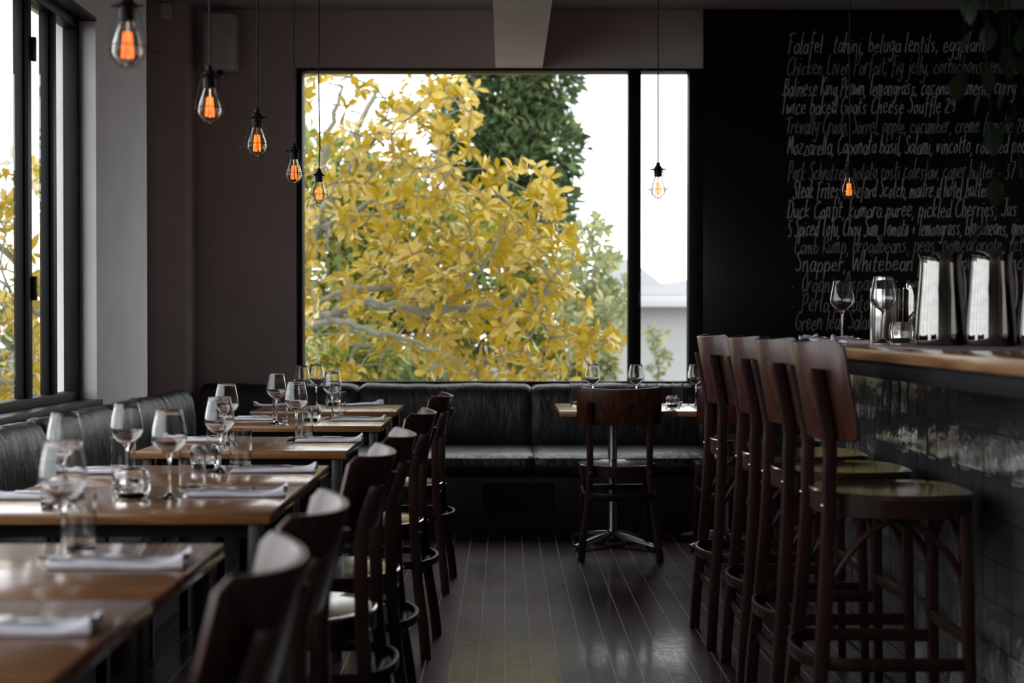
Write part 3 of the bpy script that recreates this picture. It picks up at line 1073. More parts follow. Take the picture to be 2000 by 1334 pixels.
GW, GT, GJ, GN = 'wine glasses', 'water tumblers', 'ribbed glass tealight holders', 'folded napkins'
WINE = [  # x, y, label
    (-0.835, 2.69, 'large blurred wine glass on the nearest left table by the napkin'),
    (-1.105, 3.575, 'blurred wine glass on the second table pair, nearest the banquette and camera'),
    (-1.06, 3.99, 'wine glass by the banquette on the far half of the second pair'),
    (-0.868, 3.68, 'wine glass beside the near aisle napkin of the second table pair'),
    (-0.868, 4.33, 'wine glass beside the far aisle napkin of the second table pair'),
    (-1.035, 5.29, 'wine glass on the banquette side of the single middle table'),
    (-0.805, 5.49, 'wine glass on the aisle side of the single middle table'),
    (-1.027, 6.40, 'wine glass on the banquette side of the second farthest left table'),
    (-0.815, 6.72, 'wine glass on the aisle side of the second farthest left table'),
    (-1.088, 7.62, 'left wine glass of two together on the farthest left table'),
    (-1.035, 7.82, 'right wine glass of two together on the farthest left table'),
    (0.487, 7.86, 'wine glass left of the chair back on the window table'),
    (0.725, 7.84, 'wine glass standing before the window mullion on the window table'),
    (1.055, 7.86, 'wine glass on the half hidden window table beside the bar stools'),
]
for x, y, lb in WINE:
    ware('wine_glass', wine_me, lb, 'wine glass', x, y, TZ, GW)
TUMB = [
    (-0.845, 2.82, 'water tumbler behind the wine glass on the nearest left table'),
    (-1.095, 3.462, 'blurred water tumbler at the near banquette corner of the second pair'),
    (-1.10, 4.10, 'water tumbler behind a ribbed holder by the banquette, second pair'),
    (-0.835, 3.80, 'water tumbler behind the near aisle wine glass, second pair'),
    (-0.822, 4.425, 'water tumbler behind the far aisle wine glass, second pair'),
    (-1.045, 5.15, 'water tumbler by the banquette on the single middle table'),
    (-0.79, 5.605, 'water tumbler on the aisle side of the single middle table'),
    (-1.028, 6.505, 'water tumbler by the banquette on the second farthest left table'),
    (-0.797, 6.825, 'water tumbler on the aisle side of the second farthest left table'),
    (0.398, 7.90, 'water tumbler at the left end of the window table'),
    (0.805, 7.80, 'water tumbler just right of the chair back on the window table'),
    (0.955, 7.86, 'water tumbler in the middle of the half hidden window table'),
]
for x, y, lb in TUMB:
    ware('water_tumbler', tumb_me, lb, 'tumbler', x, y, TZ, GT)
JARS = [
    (-0.965, 3.68, 'ribbed glass tealight holder at the middle of the second pair, near half'),
    (-0.935, 4.43, 'ribbed glass tealight holder on the far half of the second pair'),
    (-0.895, 6.57, 'ribbed glass tealight holder on the second farthest left table'),
    (-0.945, 7.88, 'ribbed glass tealight holder on the farthest left table'),
    (0.915, 7.74, 'ribbed glass tealight holder on the table by the stools', 0.8),
]
for q in JARS:
    ware('tealight_holder', jar_me, q[2], 'tealight holder', q[0], q[1], TZ, GJ, q[3] if len(q) > 3 else 1.0, 0.3)


def napkin_mesh(seed, L=0.25, W=0.085):
    """folded napkin lying along x, its right end gathered and lifted"""
    rnd = random.Random(seed)
    ph = [rnd.uniform(0, 6.28) for _ in range(4)]
    bm = bmesh.new()
    rings = []
    nx = 30
    for i in range(nx + 1):
        s = i / nx
        x = -L / 2 + L * s
        flare = max(0.0, (s - 0.82) / 0.18)
        ww = W * (1 + 0.02 * math.sin(9 * s + ph[0])) * (1 - 0.25 * flare * (1 - flare))
        hh = 0.012 + 0.002 * math.sin(7 * s + ph[1]) + 0.016 * flare * flare
        ring = []
        n = 22
        for k in range(n):
            a = 2 * PI * k / n
            c, sn = math.cos(a), math.sin(a)
            yy = ww / 2 * math.copysign(abs(c) ** 0.45, c)
            zz = hh / 2 * math.copysign(abs(sn) ** 0.55, sn)
            pl = 0.0
            if sn > 0:
                pl = 0.0022 * math.sin(yy * 150 + ph[2] + 2 * s) * (0.4 + flare * 2.2)
            ring.append((x + 0.004 * math.sin(yy * 90 + ph[3]) * flare, yy, max(0.0, hh / 2 + zz + pl) + (0.010 * flare ** 2 if sn < 0 and abs(c) < 0.7 else 0)))
        rings.append(ring)
    loft(bm, rings)
    return bm


def knife_mesh():
    bm = bmesh.new()
    rings = []
    for x, hw, th in ((-0.105, 0.004, 0.003), (-0.10, 0.006, 0.004), (-0.03, 0.0065, 0.0045), (-0.005, 0.004, 0.003), (0.01, 0.008, 0.0015), (0.07, 0.0085, 0.0013), (0.098, 0.005, 0.001), (0.108, 0.001, 0.0008)):
        rings.append([(x, -hw, 0), (x, hw, 0), (x, hw, th), (x, -hw, th)])
    return loft(bm, rings)


def fork_mesh():
    bm = bmesh.new()
    rings = []
    for x, hw, z, th in ((-0.10, 0.006, 0, 0.003), (-0.06, 0.005, 0, 0.003), (-0.0, 0.003, 0.004, 0.003), (0.03, 0.004, 0.004, 0.0025), (0.045, 0.011, 0.002, 0.002), (0.06, 0.012, 0.0, 0.002)):
        rings.append([(x, -hw, z), (x, hw, z), (x, hw, z + th), (x, -hw, z + th)])
    loft(bm, rings)
    for k in range(4):
        y = -0.0105 + k * 0.007
        rings = [[(x, y - 0.0015, z), (x, y + 0.0015, z), (x, y + 0.0015, z + 0.0018), (x, y - 0.0015, z + 0.0018)] for x, z in ((0.058, 0.0), (0.08, 0.0), (0.1, 0.005))]
        loft(bm, rings)
    return bm


nap_me = []
for k in range(3):
    o = obj('napkin', napkin_mesh(k + 1), 'napkin')
    nap_me.append(o.data)
    bpy.data.objects.remove(o)
o = obj('table_knife', knife_mesh(), 'chrome', bevel=0.0006)
knife_me = o.data
bpy.data.objects.remove(o)
o = obj('table_fork', fork_mesh(), 'chrome')
fork_me = o.data
bpy.data.objects.remove(o)
SETT = [  # x, y, turn, where, cutlery
    (-0.72, 2.08, 0.03, 'at the bottom left corner', 1),
    (-0.715, 2.64, 0.0, 'on the joined table nearest the camera', 1),
    (-1.215, 3.68, 3.10, 'of the second pair, near banquette place', 1),
    (-1.235, 4.30, 3.16, 'of the second pair, far banquette place', 1),
    (-0.700, 3.73, 0.0, 'of the second pair, near aisle place', 1),
    (-0.702, 4.33, 0.03, 'of the second pair, far aisle place', 1),
    (-1.19, 5.45, 3.2, 'of the middle left table, banquette side', 1),
    (-0.672, 5.44, 0.03, 'of the middle left table, aisle side', 1),
    (-1.205, 6.68, 3.14, 'of the second farthest table, banquette side', 1),
    (-0.68, 6.63, 0.0, 'of the second farthest table, aisle side', 1),
    (-1.245, 7.78, 3.16, 'of the farthest left table, banquette side', 0),
    (-0.80, 7.86, 0.5, 'of the farthest left table, aisle side', 0),
]
for k, (x, y, a, wh, cut) in enumerate(SETT):
    ware('napkin', nap_me[k % 3], 'folded white napkin ' + wh, 'napkin', x, y, TZ, GN, 1.0, a)
    if cut:
        ca, sa = math.cos(a), math.sin(a)
        for nm, me, dy, dx, gp in (('table_knife', knife_me, 0.012, -0.055, 'table knives'), ('table_fork', fork_me, -0.014, -0.045, 'table forks')):
            dl = 0.0
            o = ware(nm, me, 'steel %s resting on the napkin ' % ('table knife' if nm == 'table_knife' else 'fork') + wh, 'cutlery',
                     x + dx * ca - dy * sa, y + dx * sa + dy * ca, TZ + 0.0155, gp, 1.0, a + PI + (0.05 if nm == 'table_fork' else -0.04))

# ------------------------------------------------------------------ the bar and what stands on it
BZ = 1.131
BX0, BX1, BE = 1.0, 2.0, 6.3
YB0 = 0.2
bar = thing('bar_counter', 'long bar with a timber top over dark glazed tiles', 'bar', (BX0, 0, 0))
bm = boxes((0.0, BX1 - BX0, YB0, BE, BZ - 0.032, BZ))
obj('countertop', bm, 'bar_wood', bar, bevel=0.003)
obj('fascia', boxes((0.03, 0.05, YB0, BE - 0.03, 1.050, BZ - 0.032), (0.05, 0.5, BE - 0.05, BE - 0.03, 1.05, BZ - 0.032)), 'apron', bar, bevel=0.002)
obj('soffit', boxes((0.05, 0.32, YB0, BE - 0.05, 1.052, 1.066)), 'apron', bar, smooth=False)
obj('carcass', boxes((0.306, 0.9, YB0, BE - 0.06, 0.0, 1.06)), 'grout', bar, smooth=False)
bm = bmesh.new()
rg = random.Random(11)
tw, thh = 0.104, 0.1125
nrow = 9
ny = int((BE - 0.06 - YB0) / tw)
for i in range(ny):
    for j in range(nrow + 1):
        z1 = 1.050 - j * thh + 0.083
        z0 = z1 - thh + 0.003
        z1 = min(z1, 1.05)
        z0 = max(z0, 0.002)
        if z1 - z0 < 0.02:
            continue
        y1 = BE - 0.06 - i * tw
        y0 = y1 - tw + 0.003
        a, b = rg.gauss(0, 0.0009), rg.gauss(0, 0.0009)
        xf = 0.30
        vs = [bm.verts.new((xf + a * sy + b * sz_, y, z)) for (y, z, sy, sz_) in ((y0, z0, -1, -1), (y0, z1, -1, 1), (y1, z1, 1, 1), (y1, z0, 1, -1))]
        wb = [bm.verts.new((0.308, y, z)) for (y, z) in ((y0, z0), (y0, z1), (y1, z1), (y1, z0))]
        bm.faces.new(vs)
        for k in range(4):
            q = (k + 1) % 4
            bm.faces.new((vs[k], wb[k], wb[q], vs[q]))
obj('tiled_front', bm, 'tile', bar, smooth=False)

ware('wine_glass', wine_me, 'left wine glass on the bar, before the chalkboard', 'wine glass', 1.362, 5.74, BZ, GW, 1.07)
ware('wine_glass', wine_me, 'right wine glass on the bar, before the steel canister', 'wine glass', 1.395, 5.24, BZ, GW, 1.07)
ware('tealight_holder', jar_me, 'ribbed glass tealight holder on the bar before the dark canister', 'tealight holder', 1.48, 5.30, BZ, GJ, 1.03, 0.1)


def canister(label, x, y, r, h, lid, mat, ridges):
    t = thing('steel_canister', label, 'canister', (x, y, BZ), 0, 'steel canisters on the bar')
    bm = bmesh.new()
    mod = (lambda a, rr, z: 1 + 0.012 * math.cos(ridges * a)) if ridges else None
    lathe(bm, [(0, 0), (r * 0.97, 0), (r, 0.004), (r, h - 0.004), (r * 0.985, h), (r * 0.95, h), (r * 0.95, 0.01), (0, 0.01)], 72, mod)
    obj('body', bm, mat, t)
    if lid:
        bm = bmesh.new()
        lathe(bm, [(r * 0.7, h - 0.02), (r * 0.72, h - 0.02), (r * 0.72, h + 0.016), (r * 0.7, h + 0.018), (r * 0.68, h + 0.016), (r * 0.68, h - 0.02), (r * 0.7, h - 0.02)], 32)
        obj('liner', bm, 'chrome', t)
    else:
        bm = bmesh.new()
        ring_tube(bm, (0, 0, h), r * 0.985, 0.002, 40)
        obj('rim', bm, 'chrome', t)
    return t


canister('bright ribbed steel canister on the bar behind the right wine glass', 1.60, 5.98, 0.062, 0.218, False, 'steel', 18)
canister('darker smooth steel canister with a raised liner on the bar', 1.725, 5.98, 0.05, 0.222, True, 'dark_steel', 0)


def jug(label, x, y, rz):
    t = thing('steel_jug', label, 'jug', (x, y, BZ + 0.004), rz, 'mirrored jugs at the right end of the bar')
    bm = bmesh.new()
    pr = [(0, 0.0), (0.068, 0.0), (0.074, 0.005), (0.0755, 0.02), (0.072, 0.09), (0.0655, 0.17), (0.0605, 0.235), (0.0605, 0.258), (0.064, 0.274), (0.0665, 0.279),
          (0.0645, 0.280), (0.061, 0.272), (0.0585, 0.257), (0.0585, 0.235), (0.0635, 0.17), (0.07, 0.09), (0.072, 0.02), (0.066, 0.008), (0, 0.008)]
    lathe(bm, pr, 48)
    obj('body', bm, 'dark_steel', t)
    bm = bmesh.new()
    tube(bm, catmull([(0.059, 0, 0.25), (0.092, 0, 0.255), (0.112, 0, 0.20), (0.108, 0, 0.12), (0.072, 0, 0.075)], 6), 0.006, 8)
    obj('handle', bm, 'chrome', t)
    return t


jug('leftmost mirrored jug standing on the bar', 1.318, 4.30, 0.6)
jug('middle mirrored jug standing on the bar', 1.432, 4.19, 0.55)
jug('mirrored jug on the bar cut off by the right edge of the photo', 1.55, 4.08, 0.5)


def cloth(name, label, x0, x1, y0, y1, seed, mat):
    rnd = random.Random(seed)
    ph = [rnd.uniform(0, 6) for _ in range(4)]
    bm = bmesh.new()
    n, m_ = 16, 12
    g = {}
    for lay, off in ((0, 0.0), (1, 0.0035)):
        for i in range(n + 1):
            for j in range(m_ + 1):
                x, y = x0 + (x1 - x0) * i / n, y0 + (y1 - y0) * j / m_
                e = min(i, n - i, j, m_ - j)
                wv = (0.0005 * (1 + math.sin(31 * x + ph[0]) * math.sin(27 * y + ph[1]))) if e > 0 and lay else 0
                g[lay, i, j] = bm.verts.new((x, y, BZ + off + wv))
    for i in range(n):
        for j in range(m_):
            bm.faces.new((g[1, i, j], g[1, i + 1, j], g[1, i + 1, j + 1], g[1, i, j + 1]))
            bm.faces.new((g[0, i, j], g[0, i, j + 1], g[0, i + 1, j + 1], g[0, i + 1, j]))
    for i in range(n):
        bm.faces.new((g[0, i, 0], g[0, i + 1, 0], g[1, i + 1, 0], g[1, i, 0]))
        bm.faces.new((g[0, i, m_], g[1, i, m_], g[1, i + 1, m_], g[0, i + 1, m_]))
    for j in range(m_):
        bm.faces.new((g[0, 0, j], g[1, 0, j], g[1, 0, j + 1], g[0, 0, j + 1]))
        bm.faces.new((g[0, n, j], g[0, n, j + 1], g[1, n, j + 1], g[1, n, j]))
    o = obj(name, bm, mat)
    return tag(o, label, 'cloth')


cloth('linen_mat', 'mauve linen mat spread under the mirrored jugs on the bar', 1.14, 1.75, 3.70, 4.44, 2, 'mat')
for k, (x, y, wh) in enumerate(((1.24, 5.62, 'on the bar before the left wine glass'), (1.245, 5.12, 'on the bar left of the right wine glass'))):
    ware('napkin', nap_me[k], 'folded white napkin ' + wh, 'napkin', x, y, BZ, GN, 1.0, PI / 2 if k else PI / 2 + 0.1)
    for nm, me, dx in (('table_knife', knife_me, 0.012), ('table_fork', fork_me, -0.016)):
        ware(nm, me, 'steel %s on the napkin ' % ('table knife' if nm == 'table_knife' else 'fork') + wh, 'cutlery', x + dx, y - 0.02, BZ + 0.0155, 'table knives' if nm == 'table_knife' else 'table forks', 1.0, PI / 2 - 0.05)

# ------------------------------------------------------------------ pendant lamps
def make_pendant(label, loc, loop=False):
    """origin on the ceiling, lamp hangs below"""
    t = thing('pendant_lamp', label, 'lamp', loc, 0, 'caged bulb pendants')
    zb = 1.772 - ZC              # bottom tip of the bulb
    zs = zb + 0.104              # bottom of the socket
    # bulb
    bm = bmesh.new()
    pr = [(0, 0.0), (0.004, 0.0005), (0.007, 0.006), (0.015, 0.010), (0.0245, 0.0175), (0.0305, 0.028), (0.032, 0.0375), (0.0305, 0.05), (0.0255, 0.068), (0.0195, 0.085), (0.0155, 0.097), (0.0135, 0.106)]
    inner = [(max(0.0, r - 0.0008), z + (0.001 if r < 0.02 and z < 0.03 else 0)) for r, z in pr][::-1]
    lathe(bm, [(r, zb + z) for r, z in pr] + [(r, zb + z) for r, z in inner[:-1]] + [(0, zb + 0.0015)], 32)
    bulb = obj('bulb', bm, 'bulb_glass', t)
    bm = bmesh.new()
    n = 5
    for k in range(n):
        a0, a1 = 2 * PI * k / n, 2 * PI * (k + 0.5) / n
        a2 = 2 * PI * (k + 1) / n
        rb, rt = 0.0125, 0.0085
        p = lambda a, r, z: (r * math.cos(a), r * math.sin(a), zb + z)
        tube(bm, [p(a0, rt, 0.073), p(a0, rb, 0.022)], 0.0009, 5)
        tube(bm, [p(a0, rb, 0.022), p(a1, rb, 0.0195), p(a1, rb, 0.022), p(a1, rt, 0.074), p(a2, rt, 0.073)], 0.0009, 5)
    obj('filament', bm, 'filament', bulb)
    bm = bmesh.new()
    tube(bm, [(0, 0, zb + 0.02), (0, 0, zb + 0.104)], 0.0022, 8)
    obj('glass_stem', bm, 'bulb_glass', bulb)
    # socket
    bm = bmesh.new()
    lathe(bm, [(0, zs - 0.002), (0.0175, zs - 0.002), (0.018, zs + 0.022), (0.0165, zs + 0.026), (0.0165, zs + 0.040), (0.012, zs + 0.046), (0.009, zs + 0.048), (0.009, zs + 0.058), (0.005, zs + 0.062), (0, zs + 0.062)], 24)
    obj('socket', bm, 'black_metal', t)
    # cord
    bm = bmesh.new()
    top, bot = 0.0, zs + 0.06
    if loop:
        zl = 2.985 - ZC
        pts = [(0, 0, top), (0, 0, zl + 0.03), (0.01, 0, zl + 0.0), (0.045, 0.004, zl - 0.03), (0.06, 0.006, zl - 0.075), (0.04, 0.005, zl - 0.115), (0.005, 0.0, zl - 0.11),
               (-0.012, -0.004, zl - 0.07), (0.0, -0.004, zl - 0.03), (0.018, 0, zl - 0.02), (0.012, 0, zl - 0.08), (0, 0, zl - 0.16), (0, 0, bot)]
        tube(bm, catmull(pts, 6), 0.0028, 8)
    else:
        L = top - bot
        tube(bm, [(0.0022 * math.sin(k * 1.3), 0.0022 * math.cos(k * 0.9) - 0.0022, top - L * k / 12) if 0 < k < 12 else (0, 0, top - L * k / 12) for k in range(13)], 0.0030, 8)
    obj('cord', bm, 'cord', t)
    bm = bmesh.new()
    lathe(bm, [(0, 0), (0.045, 0), (0.045, -0.012), (0.03, -0.022), (0.006, -0.026), (0, -0.026)], 24)
    obj('ceiling_rose', bm, 'black_metal', t)
    # wire cage
    bm = bmesh.new()
    zr = zb + 0.043
    ring_tube(bm, (0, 0, zr), 0.042, 0.0013, 36)
    ring_tube(bm, (0, 0, zb + 0.135), 0.023, 0.003, 28)
    ring_tube(bm, (0, 0, zb + 0.002), 0.018, 0.0011, 24)
    for k in range(6):
        a = 2 * PI * k / 6 + 0.3
        c, s = math.cos(a), math.sin(a)
        pts = [(0.021, zb + 0.135), (0.026, zb + 0.115), (0.034, zb + 0.08), (0.0412, zr + 0.004), (0.0412, zr - 0.004), (0.034, zb + 0.02), (0.018, zb + 0.002)]
        tube(bm, [(r * c, r * s, z) for r, z in pts], 0.0011, 5)
    # clasp that sticks out of the ring, collar wing screws
    tube(bm, [(0.042, 0, zr), (0.052, 0, zr - 0.004), (0.058, 0, zr - 0.014), (0.066, 0, zr - 0.012), (0.068, 0, zr - 0.004)], 0.0013, 5)
    for s in (-1, 1):
        tube(bm, [(s * 0.017, 0, zb + 0.134), (s * 0.036, 0, zb + 0.134)], 0.0028, 6)
    tag(obj('cage', bm, 'cage', t), 'dark wire bulb guard')
    return t


PEND = [(-0.838, 3.17, 'blurred caged bulb pendant nearest the camera by the left window'),
        (-0.842, 4.07, 'second caged bulb pendant from the camera in the left row'),
        (-0.848, 4.88, 'caged bulb pendant third from the camera, middle of the left row'),
        (-0.861, 5.82, 'fourth caged bulb pendant in the left row, at the window edge'),
        (-0.880, 6.75, 'farthest caged bulb pendant of the left row, before the tree')]
p0 = None
for k, (x, y, lb) in enumerate(PEND):
    if p0 is None:
        p0 = make_pendant(lb, (x, y, ZC))
    else:
        dup(p0, (x, y, ZC), (0.0, 0.0, 2.9, 0.4, 0.9)[k], lb)
make_pendant('caged bulb pendant with looped cord before the narrow window pane', (0.70, 6.5, ZC), True)
dup(p0, (1.582, 6.54, ZC), 1.2, 'caged bulb pendant glowing in front of the chalkboard')

# ------------------------------------------------------------------ wall speaker and sensor
sp = thing('wall_speaker', 'cream loudspeaker mounted high in the corner by the pier', 'speaker', (-1.77, WB, 2.776))
pl = [(-0.105, -0.05), (-0.10, -0.16), (-0.07, -0.185), (0, -0.192), (0.07, -0.185), (0.10, -0.16), (0.105, -0.05)]
bm = bmesh.new()
loft(bm, [[(x, y, 0) for x, y in pl], [(x, y, 0.345) for x, y in pl]])
obj('cabinet', bm, 'plastic', sp, bevel=0.012, segs=3)
pl2 = [(-0.088, -0.176), (-0.066, -0.189), (0, -0.196), (0.066, -0.189), (0.088, -0.176)]
pl2 = pl2 + [(x, y + 0.012) for x, y in pl2[::-1]]
bm = bmesh.new()
loft(bm, [[(x, y, 0.03) for x, y in pl2], [(x, y, 0.32) for x, y in pl2]])
obj('grille', bm, 'grille', sp, bevel=0.002)
obj('badge', boxes((0.03, 0.05, -0.1985, -0.19, 0.045, 0.053)), 'chrome', sp)
bm = boxes((-0.03, 0.03, -0.06, 0.0, 0.10, 0.24), (-0.015, 0.015, -0.15, -0.10, -0.025, 0.0))
obj('bracket', bm, 'black_metal', sp, bevel=0.003)
se = thing('motion_sensor', 'small white sensor box under the ceiling on the corner pier', 'sensor', (-2.08, 8.80, 3.07))
obj('housing', boxes((-0.036, 0.036, -0.045, 0.0, 0.0, 0.105)), 'plastic', se, bevel=0.012, segs=3)
bm = bmesh.new()
lathe(bm, [(0, -0.004), (0.016, -0.002), (0.018, 0.006), (0, 0.006)], 20)
bmesh.ops.transform(bm, matrix=Matrix.Translation((0, -0.043, 0.035)) @ Matrix.Rotation(-PI / 2, 4, 'X'), verts=bm.verts)
obj('lens', bm, 'grille', se)

# ------------------------------------------------------------------ plants: leaves, branches
def leaf(bm, base, d, nrm, L, W, fold=0.18, droop=0.15, segs=5):
    """obovate leaf blade with a fold along the midrib"""
    d = d.normalized()
    side = d.cross(nrm)
    if side.length < 1e-4:
        side = d.cross(Vector((0.3, 0.5, 0.8)))
    side.normalize()
    up = side.cross(d).normalized()
    prof = {5: (0.10, 0.42, 0.85, 1.0, 0.74, 0.0), 4: (0.10, 0.62, 1.0, 0.72, 0.0), 3: (0.12, 0.9, 0.8, 0.0), 2: (0.2, 1.0, 0.0)}[segs]
    prev = None
    for i, wv in enumerate(prof):
        s = i / segs
        c = base + d * (L * s) - up * (droop * L * s * s)
        if wv == 0:
            tip = bm.verts.new(c)
            bm.faces.new((prev[0], prev[1], tip))
            bm.faces.new((prev[1], prev[2], tip))
        else:
            h = W / 2 * wv
            cur = (bm.verts.new(c - side * h + up * h * fold * 2), bm.verts.new(c), bm.verts.new(c + side * h + up * h * fold * 2))
            if prev:
                bm.faces.new((prev[0], prev[1], cur[1], cur[0]))
                bm.faces.new((prev[1], prev[2], cur[2], cur[1]))
            prev = cur


def rosette(bm, p, axis, rnd, n, L, W):
    axis = axis.normalized()
    u = axis.cross(Vector((0.21, 0.13, 0.97)))
    if u.length < 1e-3:
        u = Vector((1, 0, 0))
    u.normalize()
    v = axis.cross(u)
    a0 = rnd.uniform(0, 6.28)
    for k in range(n):
        a = a0 + 2.4 * k
        tilt = rnd.uniform(0.15, 1.0)
        rad = u * math.cos(a) + v * math.sin(a)
        d = rad * math.cos(tilt) + axis * math.sin(tilt) + Vector((rnd.uniform(-.2, .2), rnd.uniform(-.2, .2), rnd.uniform(-.3, .15)))
        s = rnd.uniform(0.7, 1.15)
        leaf(bm, p + rad * 0.008 - axis * rnd.uniform(0, 0.06), d, axis + rad * 0.2, L * s, W * s * rnd.uniform(0.85, 1.1), rnd.uniform(0.05, 0.28), rnd.uniform(0.0, 0.4))


def grow(limbs, targets, rnd, step=0.22):
    """nodes grown from hand-set limbs towards leaf positions; returns (pos, parent, minradius) and tip ids"""
    pos, par, mr = [], [], []

    def add(p, q, r):
        pos.append(Vector(p))
        par.append(q)
        mr.append(r)
        return len(pos) - 1
    for li, (start, pts, r0, r1) in enumerate(limbs):
        path = catmull(pts, 5)
        if start is None:
            prev = -1
        else:
            prev = min(range(len(pos)), key=lambda k: (pos[k] - path[0]).length)
        for i, p in enumerate(path):
            if prev >= 0 and (pos[prev] - p).length < 1e-4:
                continue
            jit = Vector((rnd.uniform(-1, 1), rnd.uniform(-1, 1), rnd.uniform(-1, 1))) * 0.025 * (0 < i < len(path) - 1)
            prev = add(p + jit, prev, r0 + (r1 - r0) * i / (len(path) - 1))
    tips = []
    tg = sorted(targets, key=lambda t: min((t - p).length for p in pos))
    for t in tg:
        k = min(range(len(pos)), key=lambda k: (pos[k] - t).length + 0.15 * max(0, pos[k].z - t.z))
        d = t - pos[k]
        n = max(1, int(d.length / step))
        prev = k
        side = Vector((rnd.uniform(-1, 1), rnd.uniform(-1, 1), rnd.uniform(-1, 0.3))) * 0.12 * d.length
        for i in range(1, n + 1):
            s = i / n
            prev = add(pos[k] + d * s + side * math.sin(PI * s) * (1 if i < n else 0), prev, 0.0)
        tips.append(prev)
    return pos, par, mr, tips


def branch_mesh(pos, par, mr, tip_r=0.0045, ex=2.3, cap=0.25):
    n = len(pos)
    kids = [[] for _ in range(n)]
    for i, p in enumerate(par):
        if p >= 0:
            kids[p].append(i)
    acc = [0.0] * n
    for i in range(n - 1, -1, -1):
        a = sum(acc[k] for k in kids[i])
        acc[i] = max(a, tip_r ** ex, mr[i] ** ex)
    rad = [min(cap, a ** (1 / ex)) for a in acc]
    bm = bmesh.new()
    done = set()
    starts = [i for i in range(n) if par[i] < 0]
    stack = [(None, s) for s in starts]
    while stack:
        p, i = stack.pop()
        chain = ([p] if p is not None else []) + [i]
        while kids[i]:
            ks = sorted(kids[i], key=lambda k: -rad[k])
            for k in ks[1:]:
                stack.append((i, k))
            i = ks[0]
            chain.append(i)
        if len(chain) >= 2:
            rs = [rad[c] for c in chain]
            if p is not None:
                rs[0] = min(rs[0], rs[1] * 1.3)
            tube(bm, [pos[c] for c in chain], rs, 6 if max(rs) < 0.05 else 10)
    return bm


def inpoly(x, y, poly):
    c = False
    for (x0, y0), (x1, y1) in zip(poly, poly[1:] + poly[:1]):
        if (y0 > y) != (y1 > y) and x < (x1 - x0) * (y - y0) / (y1 - y0) + x0:
            c = not c
    return c


def scatter(poly, n, d0, d1, rnd, mind=0.12, holes=()):
    xs = [p[0] for p in poly]
    ys_ = [p[1] for p in poly]
    out = []
    tries = 0
    while len(out) < n and tries < 60000:
        tries += 1
        x, y = rnd.uniform(min(xs), max(xs)), rnd.uniform(min(ys_), max(ys_))
        if not inpoly(x, y, poly):
            continue
        if any(((x - hx) / hr) ** 2 + ((y - hy) / hs) ** 2 < 1 and rnd.random() < hp for hx, hy, hr, hs, hp in holes):
            continue
        q = at(x, y, rnd.uniform(d0, d1))
        if all((q - o).length > mind for o in out):
            out.append(q)
    return out


def tree(name, label, limbs, targets, seed, leafmat, bark, nleaf, L, W, group=None, tip_r=0.0045, cap=0.25, ex=2.3, bare=()):
    rnd = random.Random(seed)
    pos, par, mr, tips = grow(limbs, list(targets) + list(bare), rnd)
    nb = set((round(b.x, 4), round(b.y, 4), round(b.z, 4)) for b in bare)
    tips = [k for k in tips if (round(pos[k].x, 4), round(pos[k].y, 4), round(pos[k].z, 4)) not in nb]
    base = pos[0]
    t = thing(name, label, 'tree', base, 0, group)
    bm = branch_mesh(pos, par, mr, tip_r, ex, cap)
    o = obj('branches', bm, bark, t)
    bm.free() if False else None
    o.matrix_parent_inverse = Matrix.Translation(-base)
    bm = bmesh.new()
    for k in tips:
        d = pos[k] - pos[par[k]]
        ax = d.normalized() + Vector((rnd.uniform(-.3, .3), rnd.uniform(-.6, .2), rnd.uniform(0.1, 0.7)))
        rosette(bm, pos[k], ax, rnd, rnd.randint(nleaf - 2, nleaf + 2), L * rnd.uniform(0.85, 1.15), W)
    o = obj('foliage', bm, leafmat, t)
    o.matrix_parent_inverse = Matrix.Translation(-base)
    return t


